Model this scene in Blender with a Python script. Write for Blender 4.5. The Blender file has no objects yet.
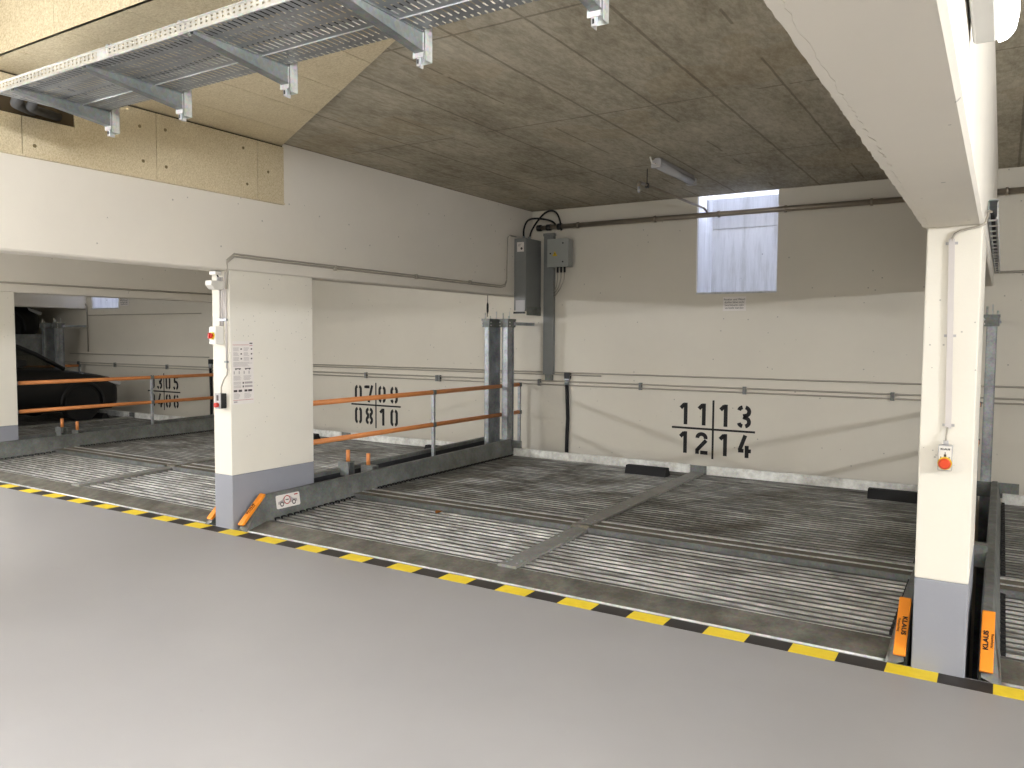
import bpy, bmesh, math, random
from mathutils import Vector, Matrix
random.seed(7)
S = bpy.context.scene
COL = S.collection
PI = math.pi

# ------------------------------------------------------------------ camera
cam_data = bpy.data.cameras.new('camera')
cam = bpy.data.objects.new('camera', cam_data)
COL.objects.link(cam)
cam_data.sensor_fit = 'HORIZONTAL'
cam_data.sensor_width = 36.0
cam_data.lens = 785.2 * 36.0 / 1024.0
cam_data.clip_start = 0.05
cam_data.clip_end = 200
yaw, pit, roll = -0.55747, -0.0591875, 0.0059076
fw = Vector((math.sin(yaw) * math.cos(pit), math.cos(yaw) * math.cos(pit), math.sin(pit)))
rt = Vector((math.cos(yaw), -math.sin(yaw), 0))
up = rt.cross(fw)
r2 = math.cos(roll) * rt + math.sin(roll) * up
u2 = -math.sin(roll) * rt + math.cos(roll) * up
cam.matrix_world = Matrix(((r2.x, u2.x, -fw.x, 0), (r2.y, u2.y, -fw.y, 0), (r2.z, u2.z, -fw.z, 1.6), (0, 0, 0, 1)))
S.camera = cam

# ------------------------------------------------------------------ world, exposure
w = bpy.data.worlds.new('daylight')
S.world = w
w.use_nodes = True
bgn = w.node_tree.nodes['Background']
bgn.inputs[0].default_value = (0.68, 0.75, 1.0, 1)
bgn.inputs[1].default_value = 9.5
S.view_settings.view_transform = 'Standard'
S.view_settings.look = 'None'
S.view_settings.gamma = 1.0
S.view_settings.use_curve_mapping = False
S.view_settings.exposure = 1.18

def area(name, loc, rot, sx, sy, power, col):
    d = bpy.data.lights.new(name, 'AREA')
    d.shape = 'RECTANGLE'; d.size = sx; d.size_y = sy
    d.energy = power; d.color = col
    o = bpy.data.objects.new(name, d); COL.objects.link(o)
    o.location = loc; o.rotation_euler = rot
    return o

WARM = (0.98, 1.0, 1.05)
# tube lamps of the driving aisle, under its high ceiling, one pair to every bay
for bx_, pw in ((-8.1, 46), (-2.84, 22), (2.4, 40), (-13.4, 48), (-18.6, 30)):
    area('aisle_lamp_light', (bx_, -1.3, 3.72), (0, 0, 0), 1.6, 0.25, pw, WARM)
    area('aisle_lamp_light', (bx_, -3.0, 3.72), (0, 0, 0), 1.6, 0.25, pw, WARM)
# tube lamps on the sides of the bay beams (same fitting as the one in view): x, facing, power, share thrown upwards
for bx_, sgn, pw, upf in ((-5.27, 1, 12, .2), (-10.54, 1, 95, .4), (-15.81, 1, 42, .4), (5.20, -1, 118, .4)):
    area('beam_lamp_and_fill', (bx_, 1.5, 2.43), (0, -PI / 2 * sgn, 0), 0.12, 1.2, pw, WARM)
    area('beam_lamp_and_fill', (bx_ + .03 * sgn, 1.5, 2.49), (PI, 0, 0), 0.08, 1.2, pw * upf, WARM)
area('beam_lamp_and_fill', (-0.36, 1.0, 2.60), (0, PI / 2, 0), 0.12, 1.2, 50, WARM)  # unseen fill added on the beam's left face to brighten the surfaces opposite
area('beam_lamp_and_fill', (-0.40, 1.0, 2.67), (PI, 0, 0), 0.08, 1.2, 40, WARM)  # unseen upward fill added to brighten soffit and ceiling
area('beam_lamp_and_fill', (-5.60, 0.3, 2.60), (0, PI / 2, 0), 0.12, 1.2, 35, WARM)
area('beam_lamp_and_fill', (-10.87, 0.3, 2.60), (0, PI / 2, 0), 0.12, 1.2, 25, WARM)

# ------------------------------------------------------------------ materials
def new_mat(name):
    m = bpy.data.materials.new(name); m.use_nodes = True
    nt = m.node_tree
    b = nt.nodes['Principled BSDF']
    return m, nt, b

def srgb(r, g, b):
    def f(c):
        c /= 255.0
        return c / 12.92 if c <= 0.04045 else ((c + 0.055) / 1.055) ** 2.4
    return (f(r), f(g), f(b), 1)

def ramp(nt, fac, stops):
    n = nt.nodes.new('ShaderNodeValToRGB')
    while len(n.color_ramp.elements) < len(stops): n.color_ramp.elements.new(0.5)
    for e, (p, c) in zip(n.color_ramp.elements, stops):
        e.position = p; e.color = c
    nt.links.new(fac, n.inputs[0])
    return n.outputs[0]

def coords(nt, scale=(1, 1, 1)):
    t = nt.nodes.new('ShaderNodeTexCoord'); mp = nt.nodes.new('ShaderNodeMapping')
    mp.inputs['Scale'].default_value = scale
    nt.links.new(t.outputs['Object'], mp.inputs[0])
    return mp.outputs[0]

def noise(nt, co, scale, detail=4, rough=0.55):
    n = nt.nodes.new('ShaderNodeTexNoise')
    n.inputs['Scale'].default_value = scale; n.inputs['Detail'].default_value = detail
    n.inputs['Roughness'].default_value = rough
    nt.links.new(co, n.inputs['Vector'])
    return n.outputs[0]

def mix(nt, fac, a, b, mode='MIX'):
    n = nt.nodes.new('ShaderNodeMix'); n.data_type = 'RGBA'; n.blend_type = mode
    for s, v in ((n.inputs[0], fac), (n.inputs[6], a), (n.inputs[7], b)):
        if isinstance(v, (int, float)): s.default_value = v
        elif isinstance(v, tuple): s.default_value = v
        else: nt.links.new(v, s)
    return n.outputs[2]

def math_n(nt, op, a, b=None):
    n = nt.nodes.new('ShaderNodeMath'); n.operation = op
    for i, v in enumerate((a, b)):
        if v is None: continue
        if isinstance(v, (int, float)): n.inputs[i].default_value = v
        else: nt.links.new(v, n.inputs[i])
    return n.outputs[0]

def bump(nt, b, h, strength=0.2, dist=0.01):
    n = nt.nodes.new('ShaderNodeBump')
    n.inputs['Strength'].default_value = strength; n.inputs['Distance'].default_value = dist
    nt.links.new(h, n.inputs['Height']); nt.links.new(n.outputs[0], b.inputs['Normal'])

def flat(name, col, rough=0.5, metal=0.0, var=0.06, vscale=8.0, bmp=0.0):
    m, nt, b = new_mat(name)
    co = coords(nt)
    n = noise(nt, co, vscale)
    lo = tuple(c * (1 - var) for c in col[:3]) + (1,); hi = tuple(min(1, c * (1 + var)) for c in col[:3]) + (1,)
    nt.links.new(ramp(nt, n, [(0.3, lo), (0.7, hi)]), b.inputs['Base Color'])
    b.inputs['Roughness'].default_value = rough; b.inputs['Metallic'].default_value = metal
    if bmp: bump(nt, b, noise(nt, co, vscale * 6), bmp, 0.003)
    return m

def painted_concrete(name, col, pits=True, pscale=9.0):
    m, nt, b = new_mat(name)
    co = coords(nt)
    big = noise(nt, co, 0.9, 5, 0.6)
    c = ramp(nt, big, [(0.3, tuple(x * 0.93 for x in col[:3]) + (1,)), (0.7, col)])
    fine = noise(nt, co, 60, 3)
    if pits:
        v = nt.nodes.new('ShaderNodeTexVoronoi'); v.inputs['Scale'].default_value = pscale
        nt.links.new(co, v.inputs['Vector'])
        n2 = noise(nt, co, 2.1, 2)
        thr = math_n(nt, 'MULTIPLY', math_n(nt, 'GREATER_THAN', n2, 0.50), 0.07 if pscale < 10 else 0.10)
        pit = math_n(nt, 'LESS_THAN', v.outputs['Distance'], thr)
        c = mix(nt, math_n(nt, 'MULTIPLY', pit, 0.55), c, tuple(x * 0.3 for x in col[:3]) + (1,))
    nt.links.new(c, b.inputs['Base Color'])
    b.inputs['Roughness'].default_value = 0.75
    bump(nt, b, fine, 0.15, 0.004)
    return m

M = {}
M['cream'] = painted_concrete('cream_wall_paint', srgb(226, 220, 206))
M['grey_base'] = painted_concrete('grey_base_paint', srgb(150, 152, 160), pits=False)
M['pillar'] = painted_concrete('white_pillar_paint', srgb(236, 231, 218), pscale=22)
M['beam'] = painted_concrete('white_beam_paint', srgb(232, 226, 214))
def shaft_mat():
    m, nt, b = new_mat('light_shaft_concrete')
    c = ramp(nt, noise(nt, coords(nt, (9, 9, 0.9)), 1.5, 6, 0.7), [(0.34, srgb(184, 184, 182)), (0.5, srgb(204, 204, 204)), (0.7, srgb(216, 216, 216))])
    v = nt.nodes.new('ShaderNodeTexVoronoi'); v.inputs['Scale'].default_value = 5.0
    nt.links.new(coords(nt), v.inputs['Vector'])
    c = mix(nt, math_n(nt, 'MULTIPLY', math_n(nt, 'LESS_THAN', v.outputs['Distance'], 0.07), 0.5), c, srgb(90, 88, 84))
    nt.links.new(c, b.inputs['Base Color']); b.inputs['Roughness'].default_value = 0.8
    return m
M['shaft'] = shaft_mat()
M['pit'] = flat('dark_pit_concrete', srgb(60, 58, 55), 0.9)

# concrete ceiling with formwork joints
def ceiling_mat():
    m, nt, b = new_mat('raw_concrete_ceiling')
    t = nt.nodes.new('ShaderNodeTexCoord')
    sep = nt.nodes.new('ShaderNodeSeparateXYZ'); nt.links.new(t.outputs['Object'], sep.inputs[0])
    co = coords(nt)
    wob = math_n(nt, 'MULTIPLY', math_n(nt, 'SUBTRACT', noise(nt, co, 5, 4), 0.5), 0.016)
    def line(axis, off, period, half):
        a = math_n(nt, 'ADD', math_n(nt, 'ADD', sep.outputs[axis], wob), off + period * 50)
        f = math_n(nt, 'MODULO', a, period)
        d = math_n(nt, 'MINIMUM', f, math_n(nt, 'SUBTRACT', period, f))
        return math_n(nt, 'LESS_THAN', d, half)
    brk = noise(nt, co, 1.3, 3)
    l1 = line('X', 1.73, 0.9, 0.010)
    l2 = math_n(nt, 'MULTIPLY', line('X', 2.17, 0.9, 0.008), math_n(nt, 'GREATER_THAN', brk, 0.5))
    l3 = math_n(nt, 'MULTIPLY', line('Y', 0.02, 1.8, 0.009), math_n(nt, 'GREATER_THAN', noise(nt, co, 2.2, 3), 0.46))
    lines = math_n(nt, 'MAXIMUM', math_n(nt, 'MAXIMUM', l1, l2), l3)
    big = noise(nt, coords(nt, (1, 0.45, 1)), 1.6, 10, 0.72)
    c = ramp(nt, big, [(0.34, srgb(128, 119, 100)), (0.5, srgb(168, 160, 140)), (0.66, srgb(200, 192, 172))])
    c = mix(nt, 0.35, c, ramp(nt, noise(nt, coords(nt, (3, 1, 1)), 9, 8, 0.8), [(0.4, srgb(120, 112, 95)), (0.6, srgb(205, 198, 180))]))
    rust = noise(nt, co, 0.7, 3)
    c = mix(nt, math_n(nt, 'MULTIPLY', math_n(nt, 'GREATER_THAN', rust, 0.62), 0.12), c, srgb(170, 140, 85))
    c = mix(nt, math_n(nt, 'MULTIPLY', lines, 0.5), c, srgb(84, 74, 58))
    nt.links.new(c, b.inputs['Base Color'])
    b.inputs['Roughness'].default_value = 0.85
    h = math_n(nt, 'SUBTRACT', noise(nt, co, 14, 5), math_n(nt, 'MULTIPLY', lines, 0.8))
    bump(nt, b, h, 0.25, 0.006)
    return m
M['ceiling'] = ceiling_mat()

def wood_wool():
    m, nt, b = new_mat('wood_wool_board')
    co = coords(nt)
    a = noise(nt, coords(nt, (1, 1.7, 1.3)), 70, 5, 0.8)
    w2 = noise(nt, co, 2.0, 3)
    c = ramp(nt, a, [(0.33, srgb(176, 158, 122)), (0.5, srgb(214, 200, 166)), (0.68, srgb(240, 230, 204))])
    c = mix(nt, 0.25, c, ramp(nt, w2, [(0.35, srgb(190, 172, 136)), (0.65, srgb(226, 212, 180))]))
    nt.links.new(c, b.inputs['Base Color'])
    b.inputs['Roughness'].default_value = 0.95
    bump(nt, b, a, 0.5, 0.006)
    return m
M['wool'] = wood_wool()
M['wool_plug'] = flat('anchor_plug', srgb(120, 105, 72), 0.9)
M['gap'] = flat('shadow_gap', srgb(70, 58, 38), 0.9)

def floor_mat():
    m, nt, b = new_mat('grey_coated_floor')
    co = coords(nt)
    n1 = noise(nt, co, 0.5, 5, 0.6); n2 = noise(nt, co, 90, 2)
    c = ramp(nt, n1, [(0.3, srgb(146, 144, 143)), (0.7, srgb(157, 155, 154))])
    c = mix(nt, math_n(nt, 'MULTIPLY', math_n(nt, 'GREATER_THAN', noise(nt, coords(nt, (1, 3, 1)), 2.3, 8, 0.7), 0.68), 0.12), c, srgb(110, 100, 90))
    v = nt.nodes.new('ShaderNodeTexVoronoi'); v.inputs['Scale'].default_value = 1.6
    nt.links.new(co, v.inputs['Vector'])
    c = mix(nt, math_n(nt, 'MULTIPLY', math_n(nt, 'LESS_THAN', v.outputs['Distance'], 0.012), 0.6), c, srgb(80, 60, 50))
    nt.links.new(c, b.inputs['Base Color'])
    nt.links.new(ramp(nt, n1, [(0.2, (0.38,) * 3 + (1,)), (0.8, (0.5,) * 3 + (1,))]), b.inputs['Roughness'])
    bump(nt, b, n2, 0.08, 0.002)
    return m
M['floor'] = floor_mat()

def galv(name, base, rough=0.42, metal=0.75, dirt=0.0, stretch=(1, 1, 1), scale=22, dirtcol=None, con=(0.72, 1.2)):
    m, nt, b = new_mat(name)
    co = coords(nt, stretch)
    v = nt.nodes.new('ShaderNodeTexVoronoi'); v.inputs['Scale'].default_value = scale * 3
    nt.links.new(coords(nt), v.inputs['Vector'])
    n = noise(nt, co, scale * 0.25, 6, 0.7)
    lo = tuple(x * con[0] for x in base[:3]) + (1,); hi = tuple(min(1, x * con[1]) for x in base[:3]) + (1,)
    c = ramp(nt, n, [(0.36, lo), (0.64, hi)])
    c = mix(nt, 0.12, c, v.outputs['Color'], 'OVERLAY')
    if dirt:
        d = noise(nt, coords(nt, (0.55, 1.0, 1)), 2.6, 8, 0.72)
        f = ramp(nt, d, [(0.45, (0, 0, 0, 1)), (0.68, (1, 1, 1, 1))])
        f2 = math_n(nt, 'MULTIPLY', f, dirt)
        c = mix(nt, f2, c, dirtcol or srgb(74, 66, 52))
        nt.links.new(math_n(nt, 'MULTIPLY', math_n(nt, 'SUBTRACT', 1.0, f2), metal), b.inputs['Metallic'])
        nt.links.new(math_n(nt, 'ADD', rough, math_n(nt, 'MULTIPLY', f2, 0.4)), b.inputs['Roughness'])
    else:
        b.inputs['Metallic'].default_value = metal; b.inputs['Roughness'].default_value = rough
    nt.links.new(c, b.inputs['Base Color'])
    bump(nt, b, n, 0.1, 0.003)
    return m
M['galv'] = galv('galvanised_steel', srgb(166, 170, 173), 0.45, 0.6)
M['galv_bright'] = galv('bright_galvanised_steel', srgb(202, 203, 200), 0.5, 0.45)
M['galv_dark'] = galv('weathered_steel', srgb(126, 129, 126), 0.55, 0.45)
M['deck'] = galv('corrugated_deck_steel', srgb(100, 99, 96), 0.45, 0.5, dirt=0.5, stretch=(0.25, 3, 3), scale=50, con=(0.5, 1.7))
M['deck_glint'] = galv('ridge_glint_steel', srgb(168, 167, 162), 0.4, 0.5, dirt=0.7, stretch=(0.25, 3, 3), scale=50, con=(0.4, 1.75))  # glint of the ridge edges put into the colour, broken by dirt
M['deck_rear'] = galv('rear_deck_steel', srgb(80, 80, 77), 0.5, 0.45, dirt=0.6, stretch=(0.25, 3, 3), scale=50, con=(0.6, 1.5))  # darker base and stronger dirt mix than the front panels
M['glint_rear'] = galv('rear_ridge_glint_steel', srgb(128, 127, 122), 0.5, 0.45, dirt=0.8, stretch=(0.2, 3, 3), scale=50, con=(0.3, 2.0))  # duller painted glint for the rear ridges, with heavier dirt
M['lip'] = galv('worn_front_lip', srgb(122, 119, 110), 0.45, 0.4, dirt=0.5, scale=20, con=(.6, 1.3))
M['rib'] = galv('rib_cover_steel', srgb(148, 147, 142), 0.5, 0.4, con=(0.85, 1.1))
M['skirt_shade'] = flat('skirt_shade_dark', srgb(46, 47, 50), 0.6)  # shade on the beam's outer face, as a dark colour
M['plank'] = galv('dirty_cross_plank', srgb(112, 106, 94), 0.5, 0.4, dirt=0.5, scale=20)
M['flange'] = galv('rear_flange_steel', srgb(240, 238, 230), 0.6, 0.15, scale=30)
M['rubber'] = flat('black_rubber', srgb(22, 22, 23), 0.75)
M['black'] = flat('black_plastic', srgb(26, 26, 28), 0.5)
M['orange'] = flat('orange_rail_paint', srgb(222, 142, 80), 0.5)
M['orange_cap'] = flat('orange_plastic_cap', srgb(244, 146, 36), 0.45, var=0.03)
M['yellow'] = flat('yellow_tape', srgb(236, 206, 48), 0.55, var=0.05, vscale=20)
M['tape_black'] = flat('black_tape', srgb(48, 44, 42), 0.55, vscale=20)
M['stencil'] = flat('black_stencil_paint', srgb(24, 22, 22), 0.7)
M['cab_dark'] = flat('grey_cabinet_paint', srgb(128, 130, 128), 0.5, var=0.04)
M['cab_light'] = flat('light_grey_cabinet_paint', srgb(160, 163, 158), 0.5, var=0.03)
M['plastic_white'] = flat('white_plastic', srgb(225, 222, 214), 0.4, var=0.02)
M['plastic_grey'] = flat('grey_plastic', srgb(178, 176, 176), 0.45, var=0.03)
M['conduit'] = flat('grey_conduit', srgb(172, 165, 152), 0.5, var=0.04)
M['trunk'] = flat('painted_trunking', srgb(206, 200, 196), 0.5, var=0.03)
M['red'] = flat('red_button', srgb(200, 50, 34), 0.35, var=0.02)
M['orange_btn'] = flat('orange_red_button', srgb(214, 72, 34), 0.35, var=0.02)
M['btn_yellow'] = flat('yellow_collar', srgb(226, 190, 40), 0.4, var=0.02)
M['paper'] = flat('sign_white', srgb(232, 226, 220), 0.5, var=0.02)
M['paper_grey'] = flat('printed_grey', srgb(176, 168, 166), 0.6, var=0.02)
M['paper_dark'] = flat('printed_dark', srgb(70, 62, 60), 0.6, var=0.02)
M['paper_red'] = flat('printed_red', srgb(176, 60, 58), 0.6, var=0.02)
M['pipe'] = flat('brown_steel_pipe', srgb(158, 148, 134), 0.34, 0.6, var=0.12, vscale=5)
M['hazard'] = flat('warning_yellow', srgb(214, 180, 30), 0.4, var=0.02)
M['lampcase'] = flat('lamp_housing', srgb(200, 200, 198), 0.35, var=0.02)
M['leaf'] = flat('brown_leaf', srgb(150, 92, 34), 0.7, var=0.2)
M['carpaint'] = flat('black_car_paint', srgb(7, 7, 8), 0.5, 0.0, var=0.02)
M['tyre'] = flat('tyre_rubber', srgb(18, 18, 18), 0.8)
M['rim'] = flat('dark_wheel_rim', srgb(14, 14, 15), 0.5, 0.2)

def glass(name, tint, alpha=0.35):
    m, nt, b = new_mat(name)
    tr = nt.nodes.new('ShaderNodeBsdfTransparent'); tr.inputs[0].default_value = tint
    gl = nt.nodes.new('ShaderNodeBsdfGlossy'); gl.inputs['Roughness'].default_value = 0.05
    mx = nt.nodes.new('ShaderNodeMixShader'); mx.inputs[0].default_value = alpha
    nt.links.new(tr.outputs[0], mx.inputs[1]); nt.links.new(gl.outputs[0], mx.inputs[2])
    nt.links.new(mx.outputs[0], nt.nodes['Material Output'].inputs[0])
    return m
M['carglass'] = glass('tinted_car_glass', (0.45, 0.47, 0.46, 1), 0.12)
M['clearcover'] = flat('frosted_lamp_cover', srgb(190, 190, 190), 0.2, var=0.02)

def emissive(name, col, st):
    m, nt, b = new_mat(name)
    b.inputs['Base Color'].default_value = (0.9, 0.9, 0.9, 1)
    b.inputs['Emission Color'].default_value = col
    b.inputs['Emission Strength'].default_value = st
    return m
M['lit'] = emissive('lit_tube_cover', (1.0, 0.98, 0.94, 1), 6.5)

def perforated(name, sheet, px, py, lx, ly, ax, ay):
    """galvanised sheet pierced by slots: pitch px,py, slot length lx,ly, along object axes ax,ay"""
    m, nt, b = new_mat(name)
    t = nt.nodes.new('ShaderNodeTexCoord'); sep = nt.nodes.new('ShaderNodeSeparateXYZ')
    nt.links.new(t.outputs['Object'], sep.inputs[0])
    def slot(axis, p, l):
        f = math_n(nt, 'MODULO', math_n(nt, 'ADD', sep.outputs[axis], p * 200), p)
        return math_n(nt, 'LESS_THAN', f, l)
    hole = math_n(nt, 'MULTIPLY', slot(ax, px, lx), slot(ay, py, ly))
    b.inputs['Base Color'].default_value = sheet
    b.inputs['Metallic'].default_value = 0.7; b.inputs['Roughness'].default_value = 0.45
    n = noise(nt, coords(nt), 7, 6, 0.7)
    nt.links.new(ramp(nt, n, [(0.3, tuple(x * 0.7 for x in sheet[:3]) + (1,)), (0.7, sheet)]), b.inputs['Base Color'])
    tr = nt.nodes.new('ShaderNodeBsdfTransparent'); mx = nt.nodes.new('ShaderNodeMixShader')
    nt.links.new(hole, mx.inputs[0]); nt.links.new(b.outputs[0], mx.inputs[1]); nt.links.new(tr.outputs[0], mx.inputs[2])
    nt.links.new(mx.outputs[0], nt.nodes['Material Output'].inputs[0])
    return m
M['perf_floor'] = perforated('slotted_tray_sheet', srgb(160, 163, 165), 0.034, 0.118, 0.010, 0.092, 'X', 'Y')
M['perf_rail'] = perforated('pierced_tray_rail', srgb(226, 224, 216), 0.034, 0.0158, 0.014, 0.007, 'X', 'Z')

# ------------------------------------------------------------------ mesh builder
class MB:
    def __init__(s): s.v = []; s.f = []; s.mi = []; s.sm = []
    def add(s, vs, fs, mi=0, smooth=False):
        o = len(s.v); s.v += [tuple(v) for v in vs]
        for f in fs: s.f.append(tuple(i + o for i in f)); s.mi.append(mi); s.sm.append(smooth)
        return s
    def box(s, x0, x1, y0, y1, z0, z1, mi=0):
        return s.add([(x, y, z) for x in (x0, x1) for y in (y0, y1) for z in (z0, z1)],
                     [(0, 1, 3, 2), (4, 6, 7, 5), (0, 4, 5, 1), (2, 3, 7, 6), (0, 2, 6, 4), (1, 5, 7, 3)], mi)
    def prism(s, pts, axis, a, b, mi=0, smooth=False):
        """pts: closed 2-D outline in the two other axes; extruded along axis from a to b"""
        n = len(pts)
        def p(q, t):
            return {'X': (t, q[0], q[1]), 'Y': (q[0], t, q[1]), 'Z': (q[0], q[1], t)}[axis]
        vs = [p(q, a) for q in pts] + [p(q, b) for q in pts]
        fs = [tuple(range(n)), tuple(range(2 * n - 1, n - 1, -1))]
        s.add(vs, fs, mi)
        o = len(s.v) - 2 * n
        for i in range(n):
            j = (i + 1) % n
            s.f.append((o + i, o + i + n, o + j + n, o + j)); s.mi.append(mi); s.sm.append(smooth)
        return s
    def tube(s, path, r, seg=10, mi=0, caps=True):
        path = [Vector(p) for p in path]; n = len(path); rings = []
        for i, p in enumerate(path):
            if i == 0: d = path[1] - p
            elif i == n - 1: d = p - path[i - 1]
            else: d = (path[i + 1] - p).normalized() + (p - path[i - 1]).normalized()
            d.normalize()
            if i == 0:
                a = Vector((0, 0, 1)) if abs(d.z) < 0.9 else Vector((1, 0, 0))
                u = d.cross(a).normalized()
            else:
                u = (u - d * u.dot(d)).normalized()
            v = d.cross(u)
            rr = r[i] if isinstance(r, (list, tuple)) else r
            rings.append([p + (u * math.cos(2 * PI * k / seg) + v * math.sin(2 * PI * k / seg)) * rr for k in range(seg)])
        o = len(s.v)
        s.v += [tuple(q) for ring in rings for q in ring]
        for i in range(n - 1):
            for k in range(seg):
                k2 = (k + 1) % seg
                s.f.append((o + i * seg + k, o + i * seg + k2, o + (i + 1) * seg + k2, o + (i + 1) * seg + k)); s.mi.append(mi); s.sm.append(True)
        if caps:
            s.f.append(tuple(o + k for k in range(seg - 1, -1, -1))); s.mi.append(mi); s.sm.append(False)
            s.f.append(tuple(o + (n - 1) * seg + k for k in range(seg))); s.mi.append(mi); s.sm.append(False)
        return s
    def cyl(s, c, axis, r, h, seg=16, mi=0):
        d = {'X': Vector((1, 0, 0)), 'Y': Vector((0, 1, 0)), 'Z': Vector((0, 0, 1))}[axis]
        c = Vector(c)
        return s.tube([c, c + d * h], r, seg, mi)
    def build(s, name, mats, parent=None, bevel=0):
        off = Vector(parent['_o']) if parent is not None and '_o' in parent else Vector((0, 0, 0))
        me = bpy.data.meshes.new(name)
        me.from_pydata([tuple(Vector(v) - off) for v in s.v], [], s.f)
        if not isinstance(mats, (list, tuple)): mats = [mats]
        for m in mats: me.materials.append(M[m] if isinstance(m, str) else m)
        for p, mi, sm in zip(me.polygons, s.mi, s.sm): p.material_index = mi; p.use_smooth = sm
        bm = bmesh.new(); bm.from_mesh(me)
        bmesh.ops.recalc_face_normals(bm, faces=bm.faces); bm.to_mesh(me); bm.free()
        o = bpy.data.objects.new(name, me); COL.objects.link(o)
        if parent is not None:
            o.parent = parent
            o['_o'] = tuple(off)
        if bevel:
            md = o.modifiers.new('bevel', 'BEVEL'); md.width = bevel; md.segments = 2; md.limit_method = 'ANGLE'
        return o

def tag(o, label=None, cat=None, group=None, kind=None):
    if label: o['label'] = label
    if cat: o['category'] = cat
    if group: o['group'] = group
    if kind: o['kind'] = kind
    return o

def thing(name, loc, label, cat, group=None):
    o = bpy.data.objects.new(name, None); COL.objects.link(o)
    o.location = loc; o['_o'] = tuple(loc); o.empty_display_size = 0.1
    return tag(o, label, cat, group)

def copy_tree(o, shift=(0, 0, 0), parent=None, top=True):
    c = o.copy(); COL.objects.link(c)
    if parent is not None: c.parent = parent
    if top: c.location = Vector(o.location) + Vector(shift)
    for ch in list(o.children): copy_tree(ch, shift, c, False)
    return c

def struct(mb, name, mat, label=None, bevel=0):
    o = mb.build(name, mat, bevel=bevel); o['kind'] = 'structure'
    if label: o['label'] = label
    return o

def textobj(txt, name, size, mat, parent, loc, rot, ext=0.0006, align='CENTER', sx=1.0):
    cu = bpy.data.curves.new(name, 'FONT'); cu.body = txt; cu.size = size
    cu.align_x = align; cu.align_y = 'CENTER'; cu.extrude = ext; cu.resolution_u = 3
    cu.space_line = 1.05
    if txt == 'KLAUS': cu.offset = size * .03
    tmp = bpy.data.objects.new(name, cu); COL.objects.link(tmp)
    bpy.context.view_layer.update()
    me = bpy.data.meshes.new_from_object(tmp.evaluated_get(bpy.context.evaluated_depsgraph_get()))
    bpy.data.objects.remove(tmp); bpy.data.curves.remove(cu)
    me.materials.clear(); me.materials.append(M[mat])
    R = Matrix(rot) if not isinstance(rot, Matrix) else rot
    off = Vector(parent['_o']) if parent is not None and '_o' in parent else Vector((0, 0, 0))
    for v in me.vertices:
        v.co = R @ Vector((v.co.x * sx, v.co.y, v.co.z)) + Vector(loc) - off
    o = bpy.data.objects.new(name, me); COL.objects.link(o)
    if parent is not None: o.parent = parent; o['_o'] = tuple(off)
    return o
# text orientation matrices: columns are the directions of text right / text up / out of the face
def basis(r, u):
    r = Vector(r).normalized(); u = Vector(u).normalized(); n = r.cross(u)
    return Matrix(((r.x, u.x, n.x), (r.y, u.y, n.y), (r.z, u.z, n.z)))
FACE_Y = basis((1, 0, 0), (0, 0, 1))         # seen from the aisle
FACE_X = basis((0, 1, 0), (0, 0, 1))         # faces +X

# ------------------------------------------------------------------ dimensions
YB, HC, HB = 9.05, 3.26, 2.13
PITCH = 5.27
XE0, XE1 = -21.5, 5.35
YA = -4.6

# ------------------------------------------------------------------ room shell
struct(MB().box(XE0, XE1, YA, 4.235, -2.3, 0.0), 'floor', 'floor')
struct(MB().box(XE0, XE1, 4.235, YB + 0.6, -2.3, -1.9), 'floor', 'pit')
# back wall with two light-shaft openings
W1 = (-3.09, -2.165); W2 = (-15.7, -14.75)
mb = MB()
for a, b in ((XE0, W2[0]), (W2[1], W1[0]), (W1[1], XE1)):
    mb.box(a, b, YB, YB + 0.3, -2.3, HC + 0.3)
for a, b in (W1, W2):
    mb.box(a, b, YB, YB + 0.3, -2.3, 2.128)
struct(mb, 'wall_back', 'cream')
for i, (a, b) in enumerate((W1, W2)):
    mb = MB()
    z0, z1, ye = 2.128, 3.95, YB + 0.56
    mb.box(a - 0.12, a, YB + 0.3, ye + 0.12, z0 - 0.12, z1)
    mb.box(b, b + 0.12, YB + 0.3, ye + 0.12, z0 - 0.12, z1)
    mb.box(a, b, YB + 0.3, ye, z0 - 0.12, z0 - 0.004)
    mb.box(a, b, ye, ye + 0.12, z0 - 0.12, 2.93)
    mb.box(a, b, ye + 0.012, ye + 0.12, 2.93, 2.945)
    mb.box(a, b, ye, ye + 0.12, 2.945, z1)
    mb.box(a, b, YB + 0.3, YB + 0.32, HC, z1)
    struct(mb, 'wall_shaft', 'shaft')
    f = MB()
    f.box(a, b, YB - 0.006, YB + 0.3, 2.118, 2.14)
    f.box(a, a + 0.008, YB + 0.02, YB + 0.3, 2.14, HC); f.box(b - 0.008, b, YB + 0.02, YB + 0.3, 2.14, HC)
    struct(f, 'window_%d' % (i + 1), 'shaft')
# ceiling slab over the bays, high ceiling over the aisle
mb = MB().box(XE0, XE1, 2.43, YB + 0.02, HC, HC + 0.3)
struct(mb, 'ceiling', 'ceiling')
struct(MB().box(XE0, XE1, YA, 2.43, 3.86, 4.1), 'ceiling', 'cream')
struct(MB().box(XE0, XE1, YA - 0.2, YA, -0.2, 4.1), 'wall_front', 'cream')
struct(MB().box(XE0 - 0.2, XE0, YA, YB + 0.3, -2.3, 4.1), 'wall_left', 'cream')
struct(MB().box(XE1, XE1 + 0.2, YA, YB + 0.3, -2.3, 4.1), 'wall_right', 'cream')
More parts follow.
